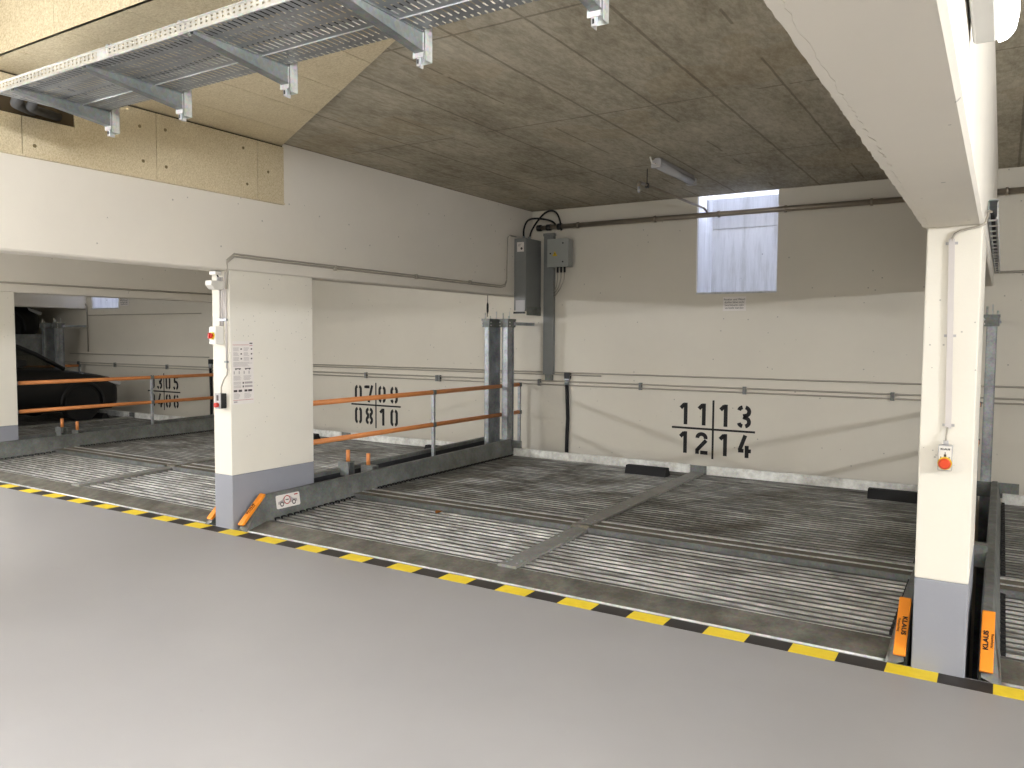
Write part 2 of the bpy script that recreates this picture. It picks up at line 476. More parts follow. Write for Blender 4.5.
# upstand between low and high ceiling, clad in boards
mb = MB().box(XE0, XE1, 2.412, 2.43, HC - 0.02, 3.9, 1)
x = -5.335
edges = [-21.5, -5.57, -5.335, -4.443, -3.55, -2.65, -1.75, -0.85, -0.335, -0.095, 5.35]
for a, b in zip(edges[:-1], edges[1:]):
    mb.box(a + 0.003, b - 0.003, 2.392, 2.412, 3.236, 3.86)
struct(mb, 'trim_1', ['wool', 'gap'])
# soffit boards, cut along a diagonal
def diag(x): return 4.748 - (x + 5.282) * 0.5565
mb = MB()
xs = [-5.338, -4.89, -4.35, -3.81, -3.275, -2.74, -2.2, -1.66, -1.06]
for a, b in zip(xs[:-1], xs[1:]):
    a2, b2 = a + 0.003, b - 0.003
    y0 = 2.395
    ya, yb = diag(a2), max(diag(b2), 2.42)
    if a < -5.3: ya = diag(a2)
    mb.prism([(a2, y0), (b2, y0), (b2, yb), (a2, ya)], 'Z', 3.236, HC)
struct(mb, 'trim_2', ['wool'])
# wall beams between the bays (z 2.13 up to the ceiling)
def wall_beam(x0, x1, name):
    mb = MB(); c = 0.012
    def prof(zt): return [(x0 + c, HB), (x1 - c, HB), (x1, HB + c), (x1, zt), (x0, zt), (x0, HB + c)]
    mb.prism(prof(HC), 'Y', 2.392, YB)
    mb.prism(prof(3.86), 'Y', YA, 2.392)
    return struct(mb, name, 'beam')
BEAMS = [(-0.335, -0.095), (-5.57, -5.34), (-10.84, -10.61), (-16.11, -15.88)]
for k, (a, b) in enumerate(BEAMS):
    wall_beam(a, b, ['wall_right_beam', 'wall_left_beam', 'wall_left_beam', 'wall_left_beam'][k])
# chipped concrete edge along the big right beam: one ragged sliver of plaster
mb = MB(); vs = []; n = 0; y = 0.8
while y < 4.22:
    big = 1.0 if (2.3 < y < 2.8 or 3.85 < y < 4.2) else 0.35
    r = random.uniform(0.002, 0.008) + big * random.uniform(0, 0.014)
    vs += [(-0.335 - r * .5, y, HB + 0.02 + r), (-0.334 - r * .3, y, HB - r * .15), (-0.322 + r, y, HB - r * .2), (-0.315, y, HB + .01)]
    n += 1; y += random.uniform(.012, .035)
fs = [(i * 4 + k, i * 4 + (k + 1) % 4, i * 4 + 4 + (k + 1) % 4, i * 4 + 4 + k) for i in range(n - 1) for k in range(4)]
mb.add(vs, fs + [(0, 1, 2, 3), (n * 4 - 1, n * 4 - 2, n * 4 - 3, n * 4 - 4)])
struct(mb, 'trim_3', 'beam')
# insulating boards on the left wall beam, with hole for cables
XW = -5.34
mb = MB(); zb, zt, XF = 2.745, 3.222, XW + 0.022
mb.box(XW, XW + 0.006, -1.0, 4.785, zb, 3.24, 1)
for a, b in ((-1.0, 0.4), (0.4, 1.5), (1.5, 2.645)):
    if b < 2.6: mb.box(XW + 0.006, XF, a + .003, b - .003, zb, zt)
    else:
        mb.box(XW + 0.006, XF, a + .003, b - .003, zb, 2.985)
        mb.box(XW + 0.006, XF, a + .003, 2.3, 2.985, zt)
mb.box(XW + .006, XF, 2.648, 2.985, zb, 2.985)
mb.box(XW + .006, XF, 2.985, 3.578, zb, zt)
mb.box(XW + .006, XF, 2.3, 2.985, 3.10, zt)
mb.box(XW + .006, XF, 3.584, 4.500, zb, zt)
mb.box(XW + .006, XF, 4.506, 4.785, zb, zt)
mb.box(XW, XF + 0.010, -1.0, 4.787, zb - 0.012, zb)
for y, z in ((2.72, 2.81), (3.473, 2.858), (3.45, 3.10), (3.655, 3.119), (3.657, 2.849), (4.36, 3.132), (4.395, 2.847), (4.615, 2.984), (2.45, 2.86)):
    mb.cyl((XF - 0.002, y, z), 'X', 0.012, 0.004, 12, 2)
struct(mb, 'trim_4', ['wool', 'gap', 'wool_plug'])

# ------------------------------------------------------------------ pillars
def pillar(x0, x1, label):
    t = thing('concrete_pillar', ((x0 + x1) / 2, 4.67, 0), label, 'pillar')
    MB().box(x0, x1, 4.22, 5.125, 0.45, HB).build('pillar_shaft', 'pillar', t, 0.006)
    MB().box(x0 - .0005, x1 + .0005, 4.2195, 5.1255, -1.9, 0.45).build('painted_base', 'grey_base', t, 0.006)
    return t
pillar(-0.322, -0.095, 'white concrete pillar with grey base right of the platform with the red-button box')
pillar(-5.56, -5.34, 'white concrete pillar with grey base carrying the printed instruction sheet and switches')
pillar(-10.83, -10.61, 'white concrete pillar with grey base cut by the left edge, beside the black car')

# ------------------------------------------------------------------ hazard tape
t = thing('hazard_tape', (-5, 4.16, 0), 'yellow and black striped floor tape along the pit edge', 'tape')
mb = MB().box(-14.5, 4.0, 4.098, 4.222, 0.0, 0.0012, 1)
k = 0
x = 0.021 + 0.4495 * 8
while x > -14.4:
    mb.box(x, x + 0.225, 4.0975, 4.2225, 0.0002, 0.0016, 0); x -= 0.4495
mb.build('tape', ['yellow', 'tape_black'], t)

# ------------------------------------------------------------------ parking platform
def corr(mb, x0, x1, y0, y1, za, zb_, pitch=0.074, depth=0.036, top=0.42):
    n = max(1, round((y1 - y0) / pitch)); p = (y1 - y0) / n
    pts = []
    for i in range(n):
        y = y0 + i * p; z = za + (zb_ - za) * (i + 0.5) / n
        s = p * (1 - top) / 5
        pts += [(y, z - depth), (y + s, z - depth), (y + 2 * s, z), (y + 2 * s + p * top, z), (y + 3 * s + p * top, z - depth)]
    pts.append((y1, zb_ - depth))
    lo = [(y, z - 0.006) for y, z in reversed(pts)]
    # ribbon as quads rather than one concave face
    m = len(pts)
    vs = [(x0, y, z) for y, z in pts] + [(x1, y, z) for y, z in pts] + [(x0, y, z - .006) for y, z in pts] + [(x1, y, z - .006) for y, z in pts]
    fs = []
    for i in range(m - 1):
        fs.append((i, i + 1, i + 1 + m, i + m)); fs.append((2 * m + i, 3 * m + i, 3 * m + i + 1, 2 * m + i + 1))
        fs.append((i, 2 * m + i, 2 * m + i + 1, i + 1)); fs.append((m + i, m + i + 1, 3 * m + i + 1, 3 * m + i))
    fs.append((0, m, 3 * m, 2 * m)); fs.append((m - 1, 3 * m - 1, 4 * m - 1, 2 * m - 1))
    mb.add(vs, fs)
    o_ = len(mb.f) - len(fs)
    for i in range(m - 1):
        if i % 5 == 1: mb.mi[o_ + i * 4] = 1  # front slope of each ridge takes the painted glint
    return mb

def make_platform(label):
    t = thing('parking_platform', (-2.84, 6.3, 0), label, 'car lift')
    X0, X1, XC0, XC1 = -5.200, -0.425, -2.87, -2.72
    for a, b in ((X0, XC0), (XC1, X1)):
        corr(MB(), a, b, 4.45, 5.50, 0.045, 0.072).build('deck_panel', ['deck', 'deck_glint'], t)
        corr(MB(), a, b, 5.80, 8.37, 0.104, 0.116).build('deck_panel', ['deck_rear', 'glint_rear'], t)
        # riser and two broad cross planks
        mb = MB().box(a, b, 5.50, 5.512, 0.03, 0.106)
        mb.build('riser', 'galv_dark', t)
        MB().box(a, b, 5.512, 5.605, 0.088, 0.105).build('cross_plank', 'plank', t)
        MB().box(a, b, 5.635, 5.74, 0.088, 0.105).build('cross_plank', 'plank', t)
        for y_ in (5.611, 5.750): MB().box(a, b, y_, y_ + .020, 0.08, 0.109).build('plank_edge', 'galv_bright', t)
    # longitudinal centre ribs
    for y0, y1, z0, z1 in ((4.43, 5.53, 0.062, 0.092), (5.58, 8.36, 0.118, 0.134)):
        mb = MB()
        pr_ = [(XC0, -.04), (XC0, -.006), (XC0 + .006, 0), (XC1 - .006, 0), (XC1, -.006), (XC1, -.04)]
        vs = [(x, y0, z0 + z) for x, z in pr_] + [(x, y1, z1 + z) for x, z in pr_]
        n = 6
        mb.add(vs, [tuple(range(n)), tuple(range(2 * n - 1, n - 1, -1))] + [(i, i + n, (i + 1) % n + n, (i + 1) % n) for i in range(n)])
        rb = mb.build('center_rib', 'rib', t)
        for yy in (y0 + .06, y0 + .12, y0 + 0.8):
            for xx in (XC0 + .04, XC1 - .03):
                zz = z0 + (z1 - z0) * (yy - y0) / (y1 - y0)
                MB().cyl((xx, yy, zz - .002), 'Z', 0.008, 0.006, 6).build('bolt', 'galv', rb)
    MB().box(-2.87, -2.72, 5.53, 5.58, 0.06, 0.115).build('rib_joint', 'lip', t)
    # front lip
    mb = MB().prism([(4.245, 0.004), (4.45, 0.048), (4.45, 0.03), (4.26, -0.03), (4.243, -0.03)], 'X', X0 + .005, X1 - .005)
    mb.build('front_lip', 'lip', t)
    MB().tube([(X0 - .01, 4.246, 0.001), (X1 + .01, 4.246, 0.001)], 0.008, 8).build('lip_edge', 'galv_bright', t)
    # side beams
    for s in (0, 1):
        def mx(x): return x + .015 if s == 0 else -5.640 - x
        mb = MB()
        # cross-section (x,z): web leaning outward, small top flange, outer skirt
        prof = [(-5.20, 0.0), (-5.243, 0.285), (-5.248, 0.300), (-5.288, 0.300), (-5.296, 0.290), (-5.296, -0.12), (-5.285, -0.12), (-5.285, 0.02), (-5.21, -0.01)]
        prof = [(mx(x), z) for x, z in prof]
        n = len(prof)
        ystart = lambda z: 4.225 + max(0, z - 0.02) * 1.02
        zf = lambda z: z * 0.86 if z > 0.1 else z
        vs = [(x, ystart(zf(z)), zf(z)) for x, z in prof] + [(x, 8.375, z + 0.015) for x, z in prof]
        mb.add(vs, [tuple(range(n)), tuple(range(2 * n - 1, n - 1, -1))] + [(i, i + n, (i + 1) % n + n, (i + 1) % n) for i in range(n)])
        b = mb.build('side_beam', 'galv_dark', t)
        xo = sorted((mx(-5.296), mx(-5.300)))
        MB().prism([(4.56, 0.215), (8.37, 0.275), (8.37, -0.12), (4.26, -0.12), (4.26, 0.0)], 'X', xo[0], xo[1]).build('skirt_shade_strip', 'skirt_shade', b)  # dark strip that paints shade onto the beam's outer face
        # dark scalloped strip shaped like the clip shadows along the web foot
        for ya_, yb_, za_, zb2 in ((4.5, 5.5, 0.048, 0.074), (5.80, 8.36, 0.106, 0.118)):
            nn = round((yb_ - ya_) / .074); q_ = (yb_ - ya_) / nn; vs = []; 
            for i in range(nn):
                zc = za_ + (zb2 - za_) * i / nn
                for dy, dz in ((0, -.03), (.4, -.03), (.4, .007), (1, .007)): vs.append((ya_ + (i + dy) * q_, zc + dz))
            m_ = len(vs); xx = mx(-5.212); x2 = mx(-5.185)
            V = [(xx, y_, z_ + .006) for y_, z_ in vs] + [(x2, y_, z_ + .002) for y_, z_ in vs]
            MB().add(V, [(i, i + 1, i + 1 + m_, i + m_) for i in range(m_ - 1)]).build('scallop_shade', 'rubber', b)
        # orange plastic cap on the slanted nose
        xa, xb = sorted((mx(-5.292), mx(-5.236)))
        mb = MB()
        mb.prism([(4.214, 0.056), (4.226, 0.044), (4.248, 0.052), (4.462, 0.254), (4.463, 0.272), (4.445, 0.274)], 'X', xa, xb)
        c = mb.build('orange_nose_cap', 'orange_cap', t, 0.004)
        upv = Vector((0, 0.231, 0.218)).normalized(); nrm = Vector((0, -0.218, 0.231)).normalized()
        ctr = Vector(((xa + xb) / 2 + 0.008, 4.330, 0.165)) + nrm * 0.003
        if s == 1:
            Rm = basis(-upv, (1, 0, 0))
            Rm = Matrix([[(-upv)[i], Vector((1, 0, 0))[i], nrm[i]] for i in range(3)])
            o1 = textobj('KLAUS', 'lettering', 0.030, 'stencil', c, ctr, Rm, sx=1.15)
            o2 = textobj('Multiparking', 'lettering', 0.015, 'stencil', c, ctr - Vector((0.024, 0, 0)), Rm, sx=1.0)
        else:
            Rm = Matrix([[upv[i], Vector((-1, 0, 0))[i], nrm[i]] for i in range(3)])
            o1 = textobj('KLAUS', 'lettering', 0.030, 'stencil', c, ctr - Vector((0.014, 0, 0)), Rm, sx=1.15)
            o2 = textobj('Multiparking', 'lettering', 0.015, 'stencil', c, ctr + Vector((0.01, 0, 0)), Rm, sx=1.0)
    # rear flange
    for a, b in ((X0 + .01, XC0 - .02), (XC1 + .02, X1 - .01)):
        MB().box(a, b, 8.372, 8.382, 0.09, 0.206).box(a, b, 8.382, 8.42, 0.198, 0.206).build('rear_flange', 'flange', t)
    MB().box(XC0 - .02, XC1 + .02, 8.39, 8.40, 0.09, 0.20).build('rear_plate', 'galv_dark', t)
    # wheel stops
    for a in (-3.485, -1.025):
        mb = MB().prism([(7.94, 0.112), (8.09, 0.112), (8.05, 0.205), (7.975, 0.205)], 'X', a, a + 0.475)
        mb.build('wheel_stop', 'rubber', t, 0.006)
    return t

plat = make_platform('empty steel parking platform in front of the stencilled numbers 11 13 12 14')
labels = {1: 'steel parking platform slice at the right edge beyond the right pillar',
          -1: 'steel parking platform in front of the numbers 07 09 08 10, behind the left pillar',
          -2: 'steel parking platform on the far left carrying the black car'}
for k in (1, -1, -2):
    c = copy_tree(plat, (PITCH * k - (.03 if k == 1 else 0), 0, 0)); c['label'] = labels[k]
c = copy_tree(plat, (PITCH * -3, 0, 1.30)); c['label'] = 'raised steel parking platform in the far bay above deck level, under the second black car'
for sb_ in list(c.children):
    for ch_ in list(sb_.children):
        if ch_.name.startswith('skirt_shade_strip'): bpy.data.objects.remove(ch_)
# warning sticker on the side beam of the near platform (left web)
sb = [o for o in plat.children if o.name.startswith('side_beam')][0]
def web(y, z, d=0.0015):  # point on the leaning web face
    x = -5.185 - 0.043 * (z / 0.285)
    return Vector((x + d, y, z))
def quad_on_web(mb, y0, y1, z0, z1, d, mi=0):
    a, b = web(y0, z0, d), web(y0, z1, d); c, e = web(y1, z1, d), web(y1, z0, d)
    th = Vector((-0.0012, 0, 0))
    mb.add([a, b, c, e, a + th, b + th, c + th, e + th], [(0, 1, 2, 3), (7, 6, 5, 4), (0, 4, 5, 1), (1, 5, 6, 2), (2, 6, 7, 3), (3, 7, 4, 0)], mi)
mb = MB()
Y0, Y1, Z0, Z1 = 4.565, 4.83, 0.122, 0.236
# rounded-corner plate
pts = []
r = 0.014
for cy, cz, a0 in ((Y1 - r, Z1 - r, 0), (Y0 + r, Z1 - r, 90), (Y0 + r, Z0 + r, 180), (Y1 - r, Z0 + r, 270)):
    for k in range(5):
        a = math.radians(a0 + k * 22.5); pts.append((cy + r * math.cos(a), cz + r * math.sin(a)))
f = [web(y, z, 0.0016) for y, z in pts]; g = [web(y, z, 0.0003) for y, z in pts]; n = len(pts)
mb.add(f + g, [tuple(range(n)), tuple(range(2 * n - 1, n - 1, -1))] + [(i, (i + 1) % n, (i + 1) % n + n, i + n) for i in range(n)])
stk = mb.build('warning_sticker', 'paper', plat)
stk['label'] = 'white sticker with a car crossed by a red ring'
def ring(mb, cy, cz, r0, r1, d, mi, seg=28):
    vs = []; fs = []
    for k in range(seg):
        a = 2 * PI * k / seg
        vs += [web(cy + r0 * math.cos(a), cz + r0 * math.sin(a), d), web(cy + r1 * math.cos(a), cz + r1 * math.sin(a), d)]
    for k in range(seg):
        j = (k + 1) % seg; fs.append((2 * k, 2 * k + 1, 2 * j + 1, 2 * j))
    mb.add(vs, fs, mi)
mb = MB()
cy, cz = (Y0 + Y1) / 2 - .012, (Z0 + Z1) / 2 + .004
car = [(-.10, -.022), (-.10, .0), (-.055, .012), (-.03, .036), (.035, .036), (.065, .012), (.11, .004), (.112, -.02), (.085, -.02), (-.075, -.022)]
mb2 = [web(cy + y, cz + z - .004, 0.0020) for y, z in car]
mb.add(mb2, [tuple(range(len(car)))], 0)
for yy in (-.06, .074):
    ring(mb, cy + yy, cz - .026, 0.012, 0.021, 0.0023, 1)
    ring(mb, cy + yy, cz - .026, 0.0, 0.012, 0.0023, 3)
ring(mb, cy, cz + .004, 0.0, 0.030, 0.0025, 3)
ring(mb, cy, cz + .004, 0.030, 0.038, 0.0027, 2)
quad_on_web(mb, cy - .018, cy + .018, cz + .001, cz + .009, 0.0029, 1)
quad_on_web(mb, Y1 - .06, Y1 - .02, Z1 - .022, Z1 - .012, 0.0025, 2)
mb.build('sticker_print', ['paper_grey', 'paper_dark', 'paper_red', 'paper'], stk)

# ------------------------------------------------------------------ equipment between two bays
BND = {'near_left': 0.0, 'far_left': -PITCH, 'end': -2 * PITCH, 'right': PITCH}
def make_columns(which):
    if which == 0:
        x0, x1, y0, y1 = -5.57, -5.50, 8.27, 8.53
        lab = 'galvanised steel guide column behind the orange rails, left one of the pair before the back corner'
    else:
        x0, x1, y0, y1 = -5.40, -5.315, 8.42, 8.57
        lab = 'dark galvanised guide column in front of the orange rails, right one of the pair before the back corner'
    t = thing('steel_column', ((x0 + x1) / 2, (y0 + y1) / 2, -1.9), lab, 'column')
    mb = MB(); h = 1.83; th = 0.008
    if which == 0:   # channel, open towards the right
        mb.box(x0, x0 + th, y0, y1, -1.9, h); mb.box(x0, x1, y0, y0 + .012, -1.9, h); mb.box(x0, x1, y1 - .012, y1, -1.9, h)
        mb.box(x1 - th * 2.2, x1, y0, y0 + 0.03, -1.9, h)
    else:
        mb.box(x0, x1, y0, y0 + .012, -1.9, h); mb.box(x0, x0 + th, y0, y1, -1.9, h); mb.box(x0, x1, y1 - .012, y1, -1.9, h)
        mb.box(x1 - th, x1, y0, y0 + 0.045, -1.9, h); mb.box(x1 - 0.02, x1 - 0.01, y0 + .06, y1 - 0.02, -1.9, h)
    mb.build('profile', 'galv', t)
    mb = MB().box(x0 - .02, x1 + .015, y0 - .02, y1 + .01, h - 0.10, h - .02).box(x0 - .03, x1 + .02, y0 - .025, y1 + .015, h - .02, h + .005)
    mb.build('cap_plate', 'galv_dark', t)
    for dx in (0.0, x1 - x0):
        MB().cyl((x0 + dx, y0 + .02, h - .02), 'Z', 0.009, 0.10 if dx == 0 else .06, 8).build('bolt', 'galv_bright', t)
    MB().cyl(((x0 + x1) / 2, y1 - .04, h - .02), 'Z', 0.006, 0.12, 8).build('bolt', 'galv_bright', t)
    for zz in (h - .04, h - .08):
        MB().cyl((x1 + .012, y0 + .015, zz), 'X', 0.010, 0.012, 6).build('bolt', 'galv_bright', t)
        MB().cyl((x0 - .02, y0 - .032, zz), 'Y', 0.010, 0.012, 6).build('bolt', 'galv_bright', t)
    if which == 1:
        mb = MB().box(x1 - .01, x1 + .02, y1 - .03, YB, h - .075, h - .035)
        st_ = mb.build('wall_strut', 'galv', t)
        for dy in (.30, .38): MB().cyl((x1 + .018, y1 + dy, h - .055), 'X', 0.012, 0.01, 6).build('bolt', 'galv', st_)
        mb = MB().box(x0 - .03, x1 + .22, y0 - .02, y0 - .008, 0.16, 0.30)
        mb.build('foot_bracket', 'galv_dark', t)
    return t
def make_railing():
    t = thing('safety_railing', (-5.45, 7.1, 0.0), 'orange two-bar safety railing right of the left pillar, in front of numbers 07 to 10', 'railing')
    x = -5.45
    for z in (0.975, 0.607):
        MB().tube([(x, 5.20, z), (x, 8.93, z)], 0.025, 12).build('rail', 'orange', t)
    for y in (5.15, 7.06, 8.93):
        p = MB().box(x - .018, x + .018, y - .016, y + .016, 0.12, 1.0).build('post', 'galv', t, .002)
        for z in (0.975, 0.607):
            MB().box(x - .028, x + .028, y - .026, y + .026, z - .026, z + .026).build('rail_clamp', 'galv_dark', p, .004)
    # foot bar carrying the posts
    MB().box(x - .03, x + .03, 5.13, 8.97, 0.06, 0.12).build('foot_bar', 'galv_dark', t)
    return t
def make_pin(x, y, z, lab, xs):
    t = thing('guide_pin', (x, y, z - 0.10), lab, 'peg')
    xa_, xb_ = min(x - .06, xs), max(x + .045, xs)
    MB().box(xa_, xb_, y - .05, y - .04, z - .12, z + .012).build('bracket_web', 'galv_dark', t)
    MB().box(xa_, xb_, y + .03, y + .04, z - .12, z + .012).build('bracket_web', 'galv_dark', t)
    MB().box(xa_, xb_, y - .05, y + .04, z + .01, z + .022).build('bracket_plate', 'galv_dark', t)
    MB().cyl((x, y - .005, z - .06), 'Z', 0.011, 0.10, 10).build('bolt', 'galv_bright', t)
    MB().cyl((x, y - .005, z + .022), 'Z', 0.020, 0.115, 14).build('orange_sleeve', 'orange', t)
    return t

c0, c1, rl = make_columns(0), make_columns(1), make_railing()
p0 = make_pin(-5.545, 5.79, 0.325, 'orange peg on a grey bracket behind the left pillar, farther left of the near pair', -5.639)
p1 = make_pin(-5.375, 5.90, 0.29, 'orange peg on a grey bracket behind the left pillar, nearer right of the near pair', -5.281)
c = copy_tree(c0, (-2 * PITCH, 0, 0)); c['label'] = 'steel guide column behind the black car, left one of the distant pair'
c = copy_tree(c1, (-2 * PITCH, 0, 0)); c['label'] = 'steel guide column behind the black car, right one of the distant pair'
c = copy_tree(c1, (PITCH, 0, 0)); c['label'] = 'steel guide column just right of the right pillar, its arm reaching the back wall'
c = copy_tree(rl, (-PITCH, 0, 0)); c['label'] = 'orange two-bar safety railing in front of the black car on the far left'
c = copy_tree(rl, (-2 * PITCH, 0, 0)); c['label'] = 'orange safety railing far behind the black car, only its rear end showing'
c = copy_tree(rl, (PITCH, 0, 0)); c['label'] = 'orange safety railing hidden behind the right pillar'
c = copy_tree(p0, (-PITCH, 0, 0)); c['label'] = 'orange peg below the rails of the far left railing, left of two'
c = copy_tree(p1, (-PITCH, 0, 0)); c['label'] = 'orange peg below the rails of the far left railing, right of two'
c = copy_tree(p1, (PITCH - .02, -.15, 0)); c['label'] = 'orange peg on a grey bracket in the gap right of the right pillar'

t = thing('hanging_cable', (-5.545, 8.30, 2.13), 'short black cable hanging from the beam above the steel columns', 'cable')
MB().tube([(-5.545, 8.30, 2.13), (-5.545, 8.30, 1.86)], 0.004, 6).build('cable', 'black', t)
MB().tube([(-5.545, 8.30, 2.04), (-5.545, 8.30, 2.01), (-5.545, 8.30, 1.93), (-5.545, 8.30, 1.90)], [.006, .014, .014, .006], 10).build('sleeve', 'rubber', t)

# ------------------------------------------------------------------ stencilled numbers
W_, H_, T_ = 0.12, 0.26, 0.045
def arc(cx, cy, rx, ry, a0, a1, n=6):
    return [(cx + rx * math.cos(math.radians(a0 + (a1 - a0) * i / n)), cy + ry * math.sin(math.radians(a0 + (a1 - a0) * i / n))) for i in range(n + 1)]
def glyph(ch):
    L = 0.02; R = 0.10; B = 0.02; Tp = 0.24; cx = 0.06
    if ch == '0':
        return [arc(cx - .005, .195, .035, .045, 105, 180) + arc(cx - .005, .065, .035, .045, 180, 255),
                arc(cx + .005, .195, .035, .045, 75, 0) + arc(cx + .005, .065, .035, .045, 0, -75)]
    if ch == '1':
        return [[(.078, .26), (.078, 0)], [(.066, .243), (.03, .195)]]
    if ch == '2':
        return [arc(cx, .195, .04, .045, 185, -15, 10), [(.105, .168), (.018, .045)] , [(.05, .02), (.12, .02)], [(.02, .06), (.02, .0)]]
    if ch == '3':
        return [arc(cx - .008, .19, .04, .05, 165, 100), arc(cx + .005, .19, .04, .05, 80, -60, 8) + [(.05, .138)],
                [(.05, .125)] + arc(cx + .005, .07, .04, .05, 60, -80, 8), arc(cx - .008, .07, .04, .05, 195, 260)]
    if ch == '4':
        return [[(.075, .26), (.025, .085)], [(.012, .08), (.062, .08)], [(.09, .14), (.09, 0)], [(.10, .08), (.128, .08)]]
    if ch == '5':
        return [[(.03, .24), (.115, .24)], [(.03, .255), (.03, .135)], [(.03, .15), (.06, .153)] + arc(cx, .085, .04, .065, 80, -75, 9), arc(cx - .01, .07, .04, .05, 190, 255)]
    if ch == '6':
        return [arc(cx - .005, .195, .035, .045, 105, 180) + arc(cx - .005, .065, .035, .045, 180, 255),
                arc(cx + .005, .195, .035, .045, 75, 10, 4), [(.045, .14), (.066, .142)] + arc(cx + .005, .08, .035, .06, 80, -75, 9)]
    if ch == '7':
        return [[(.0, .235), (.066, .235)], [(.108, .26), (.05, 0)], [(.0, .25), (.0, .215)]]
    if ch == '8':
        return [arc(cx - .006, .195, .036, .045, 100, 245, 8) + arc(cx - .006, .068, .036, .048, 115, 260, 8),
                arc(cx + .006, .195, .036, .045, 80, -65, 8) + arc(cx + .006, .068, .036, .048, 65, -80, 8)]
    if ch == '9':
        return [[(W_ - x, H_ - y) for x, y in p] for p in glyph('6')]
def ribbon(mb, pts, w, ox, oz, y):
    P = [Vector((a, b)) for a, b in pts]; n = len(P); L = []; R = []
    for i, p in enumerate(P):
        d0 = (P[i] - P[i - 1]).normalized() if i > 0 else None
        d1 = (P[i + 1] - P[i]).normalized() if i < n - 1 else None
        d = ((d0 or d1) + (d1 or d0)).normalized()
        k = 1.0 / max(0.5, d.dot(d1 or d0))
        nn = Vector((-d.y, d.x)) * (w / 2 * k)
        L.append(p + nn); R.append(p - nn)
    vs = [(ox + q.x, y, oz + q.y) for q in L] + [(ox + q.x, y, oz + q.y) for q in R]
    vs += [(x, yy + 0.0025, z) for x, yy, z in vs]
    m = 2 * n; fs = []
    for i in range(n - 1):
        fs += [(i, i + 1, n + i + 1, n + i), (m + i, m + n + i, m + n + i + 1, m + i + 1),
               (i, m + i, m + i + 1, i + 1), (n + i, n + i + 1, m + n + i + 1, m + n + i)]
    fs += [(0, n, m + n, m), (n - 1, m + n - 1, m + m - 1, m - 1)]
    mb.add(vs, fs)
def numbers(cx, cz, rows, label):
    mb = MB(); y = YB - 0.0012
    mb.box(cx - .505, cx + .49, y - .0006, y + .0015, cz - .012, cz + .012)
    mb.box(cx - .012, cx + .012, y, y + .0014, cz - .35, cz + .345)
    offs = (-.435, -.212, .048, .285)
    for r, row in enumerate(rows):
        oz = cz + (0.042 if r == 0 else -0.042 - H_)
        for ch, ox in zip(row, offs):
            for s in glyph(ch): ribbon(mb, [(px_ * 1.27, pz_) for px_, pz_ in s], T_, cx + ox, oz, y - .0002)
    return tag(mb.build('stencilled_numbers', 'stencil'), label, 'wall numbers')
numbers(-2.853, 0.532, ('1113', '1214'), 'black stencilled numbers 11 13 12 14 around a cross on the back wall')
numbers(-8.09, 0.552, ('0709', '0810'), 'black stencilled numbers 07 09 08 10 around a cross behind the orange rails')
numbers(-13.36, 0.545, ('0305', '0406'), 'black stencilled numbers 03 05 04 06 around a cross on the far left wall')

# ------------------------------------------------------------------ pipes and conduits
def run(name, mb_mats, label, cat, tubes, clamps=(), cmat='galv_dark', cname='pipe_clamp', loc=None):
    t = thing(name, loc or tubes[0][0][0], label, cat)
    for path, r, mat in tubes: MB().tube(path, r, 12).build('pipe' if 'pipe' in name else 'tube', mat, t)
    for b in clamps: MB().box(*b).build(cname, cmat, t)
    return t
y = 8.93; z = 3.02
t = thing('sprinkler_pipe', (-3, y, z), 'brown steel sprinkler pipe running along the top of the back wall', 'pipe')
MB().tube([(-5.18, y, z), (-0.335, y, z)], 0.03, 14).build('pipe', 'pipe', t)
MB().tube([(-0.095, y, z), (5.3, y, z)], 0.03, 14).build('pipe', 'pipe', t)
for x in (-5.16, -5.02, -4.86):
    MB().tube([(x - .03, y, z), (x + .03, y, z)], 0.040, 14).build('coupling', 'black', t)
for x in (-3.571, -2.798, -2.063, -0.016, -4.6, -1.2):
    c = MB().tube([(x - .012, y, z), (x + .012, y, z)], 0.040, 14).box(x - .012, x + .012, y, YB, z - .012, z + .012).build('pipe_clamp', 'pipe', t)
t = thing('sprinkler_branch', (-3.0, 8.1, 3.1), 'thin sprinkler branch pipe reaching out under the ceiling lamp to a nozzle', 'pipe')
MB().tube([(-2.93, 8.93, 3.048), (-2.95, 8.85, 3.09), (-2.99, 8.5, 3.10), (-3.02, 7.25, 3.10)], 0.013, 10).build('pipe', 'pipe', t)
MB().tube([(-3.02, 7.26, 3.10), (-3.03, 7.17, 3.10), (-3.03, 7.155, 3.08), (-3.03, 7.15, 3.06)], 0.017, 10).build('elbow', 'pipe', t)
MB().tube([(-3.03, 7.15, 3.06), (-3.03, 7.15, 3.02), (-3.03, 7.15, 3.0)], [.012, .016, .007], 10).build('nozzle', 'galv', t)
MB().tube([(-3.02, 7.33, 3.09), (-3.02, 7.33, HC)], 0.005, 6).box(-3.035, -3.005, 7.31, 7.35, 3.075, 3.12).build('hanger', 'black', t)
MB().tube([(-2.93, 8.93, 3.05), (-2.93, 8.93, HC)], 0.004, 6).build('hanger', 'black', t)

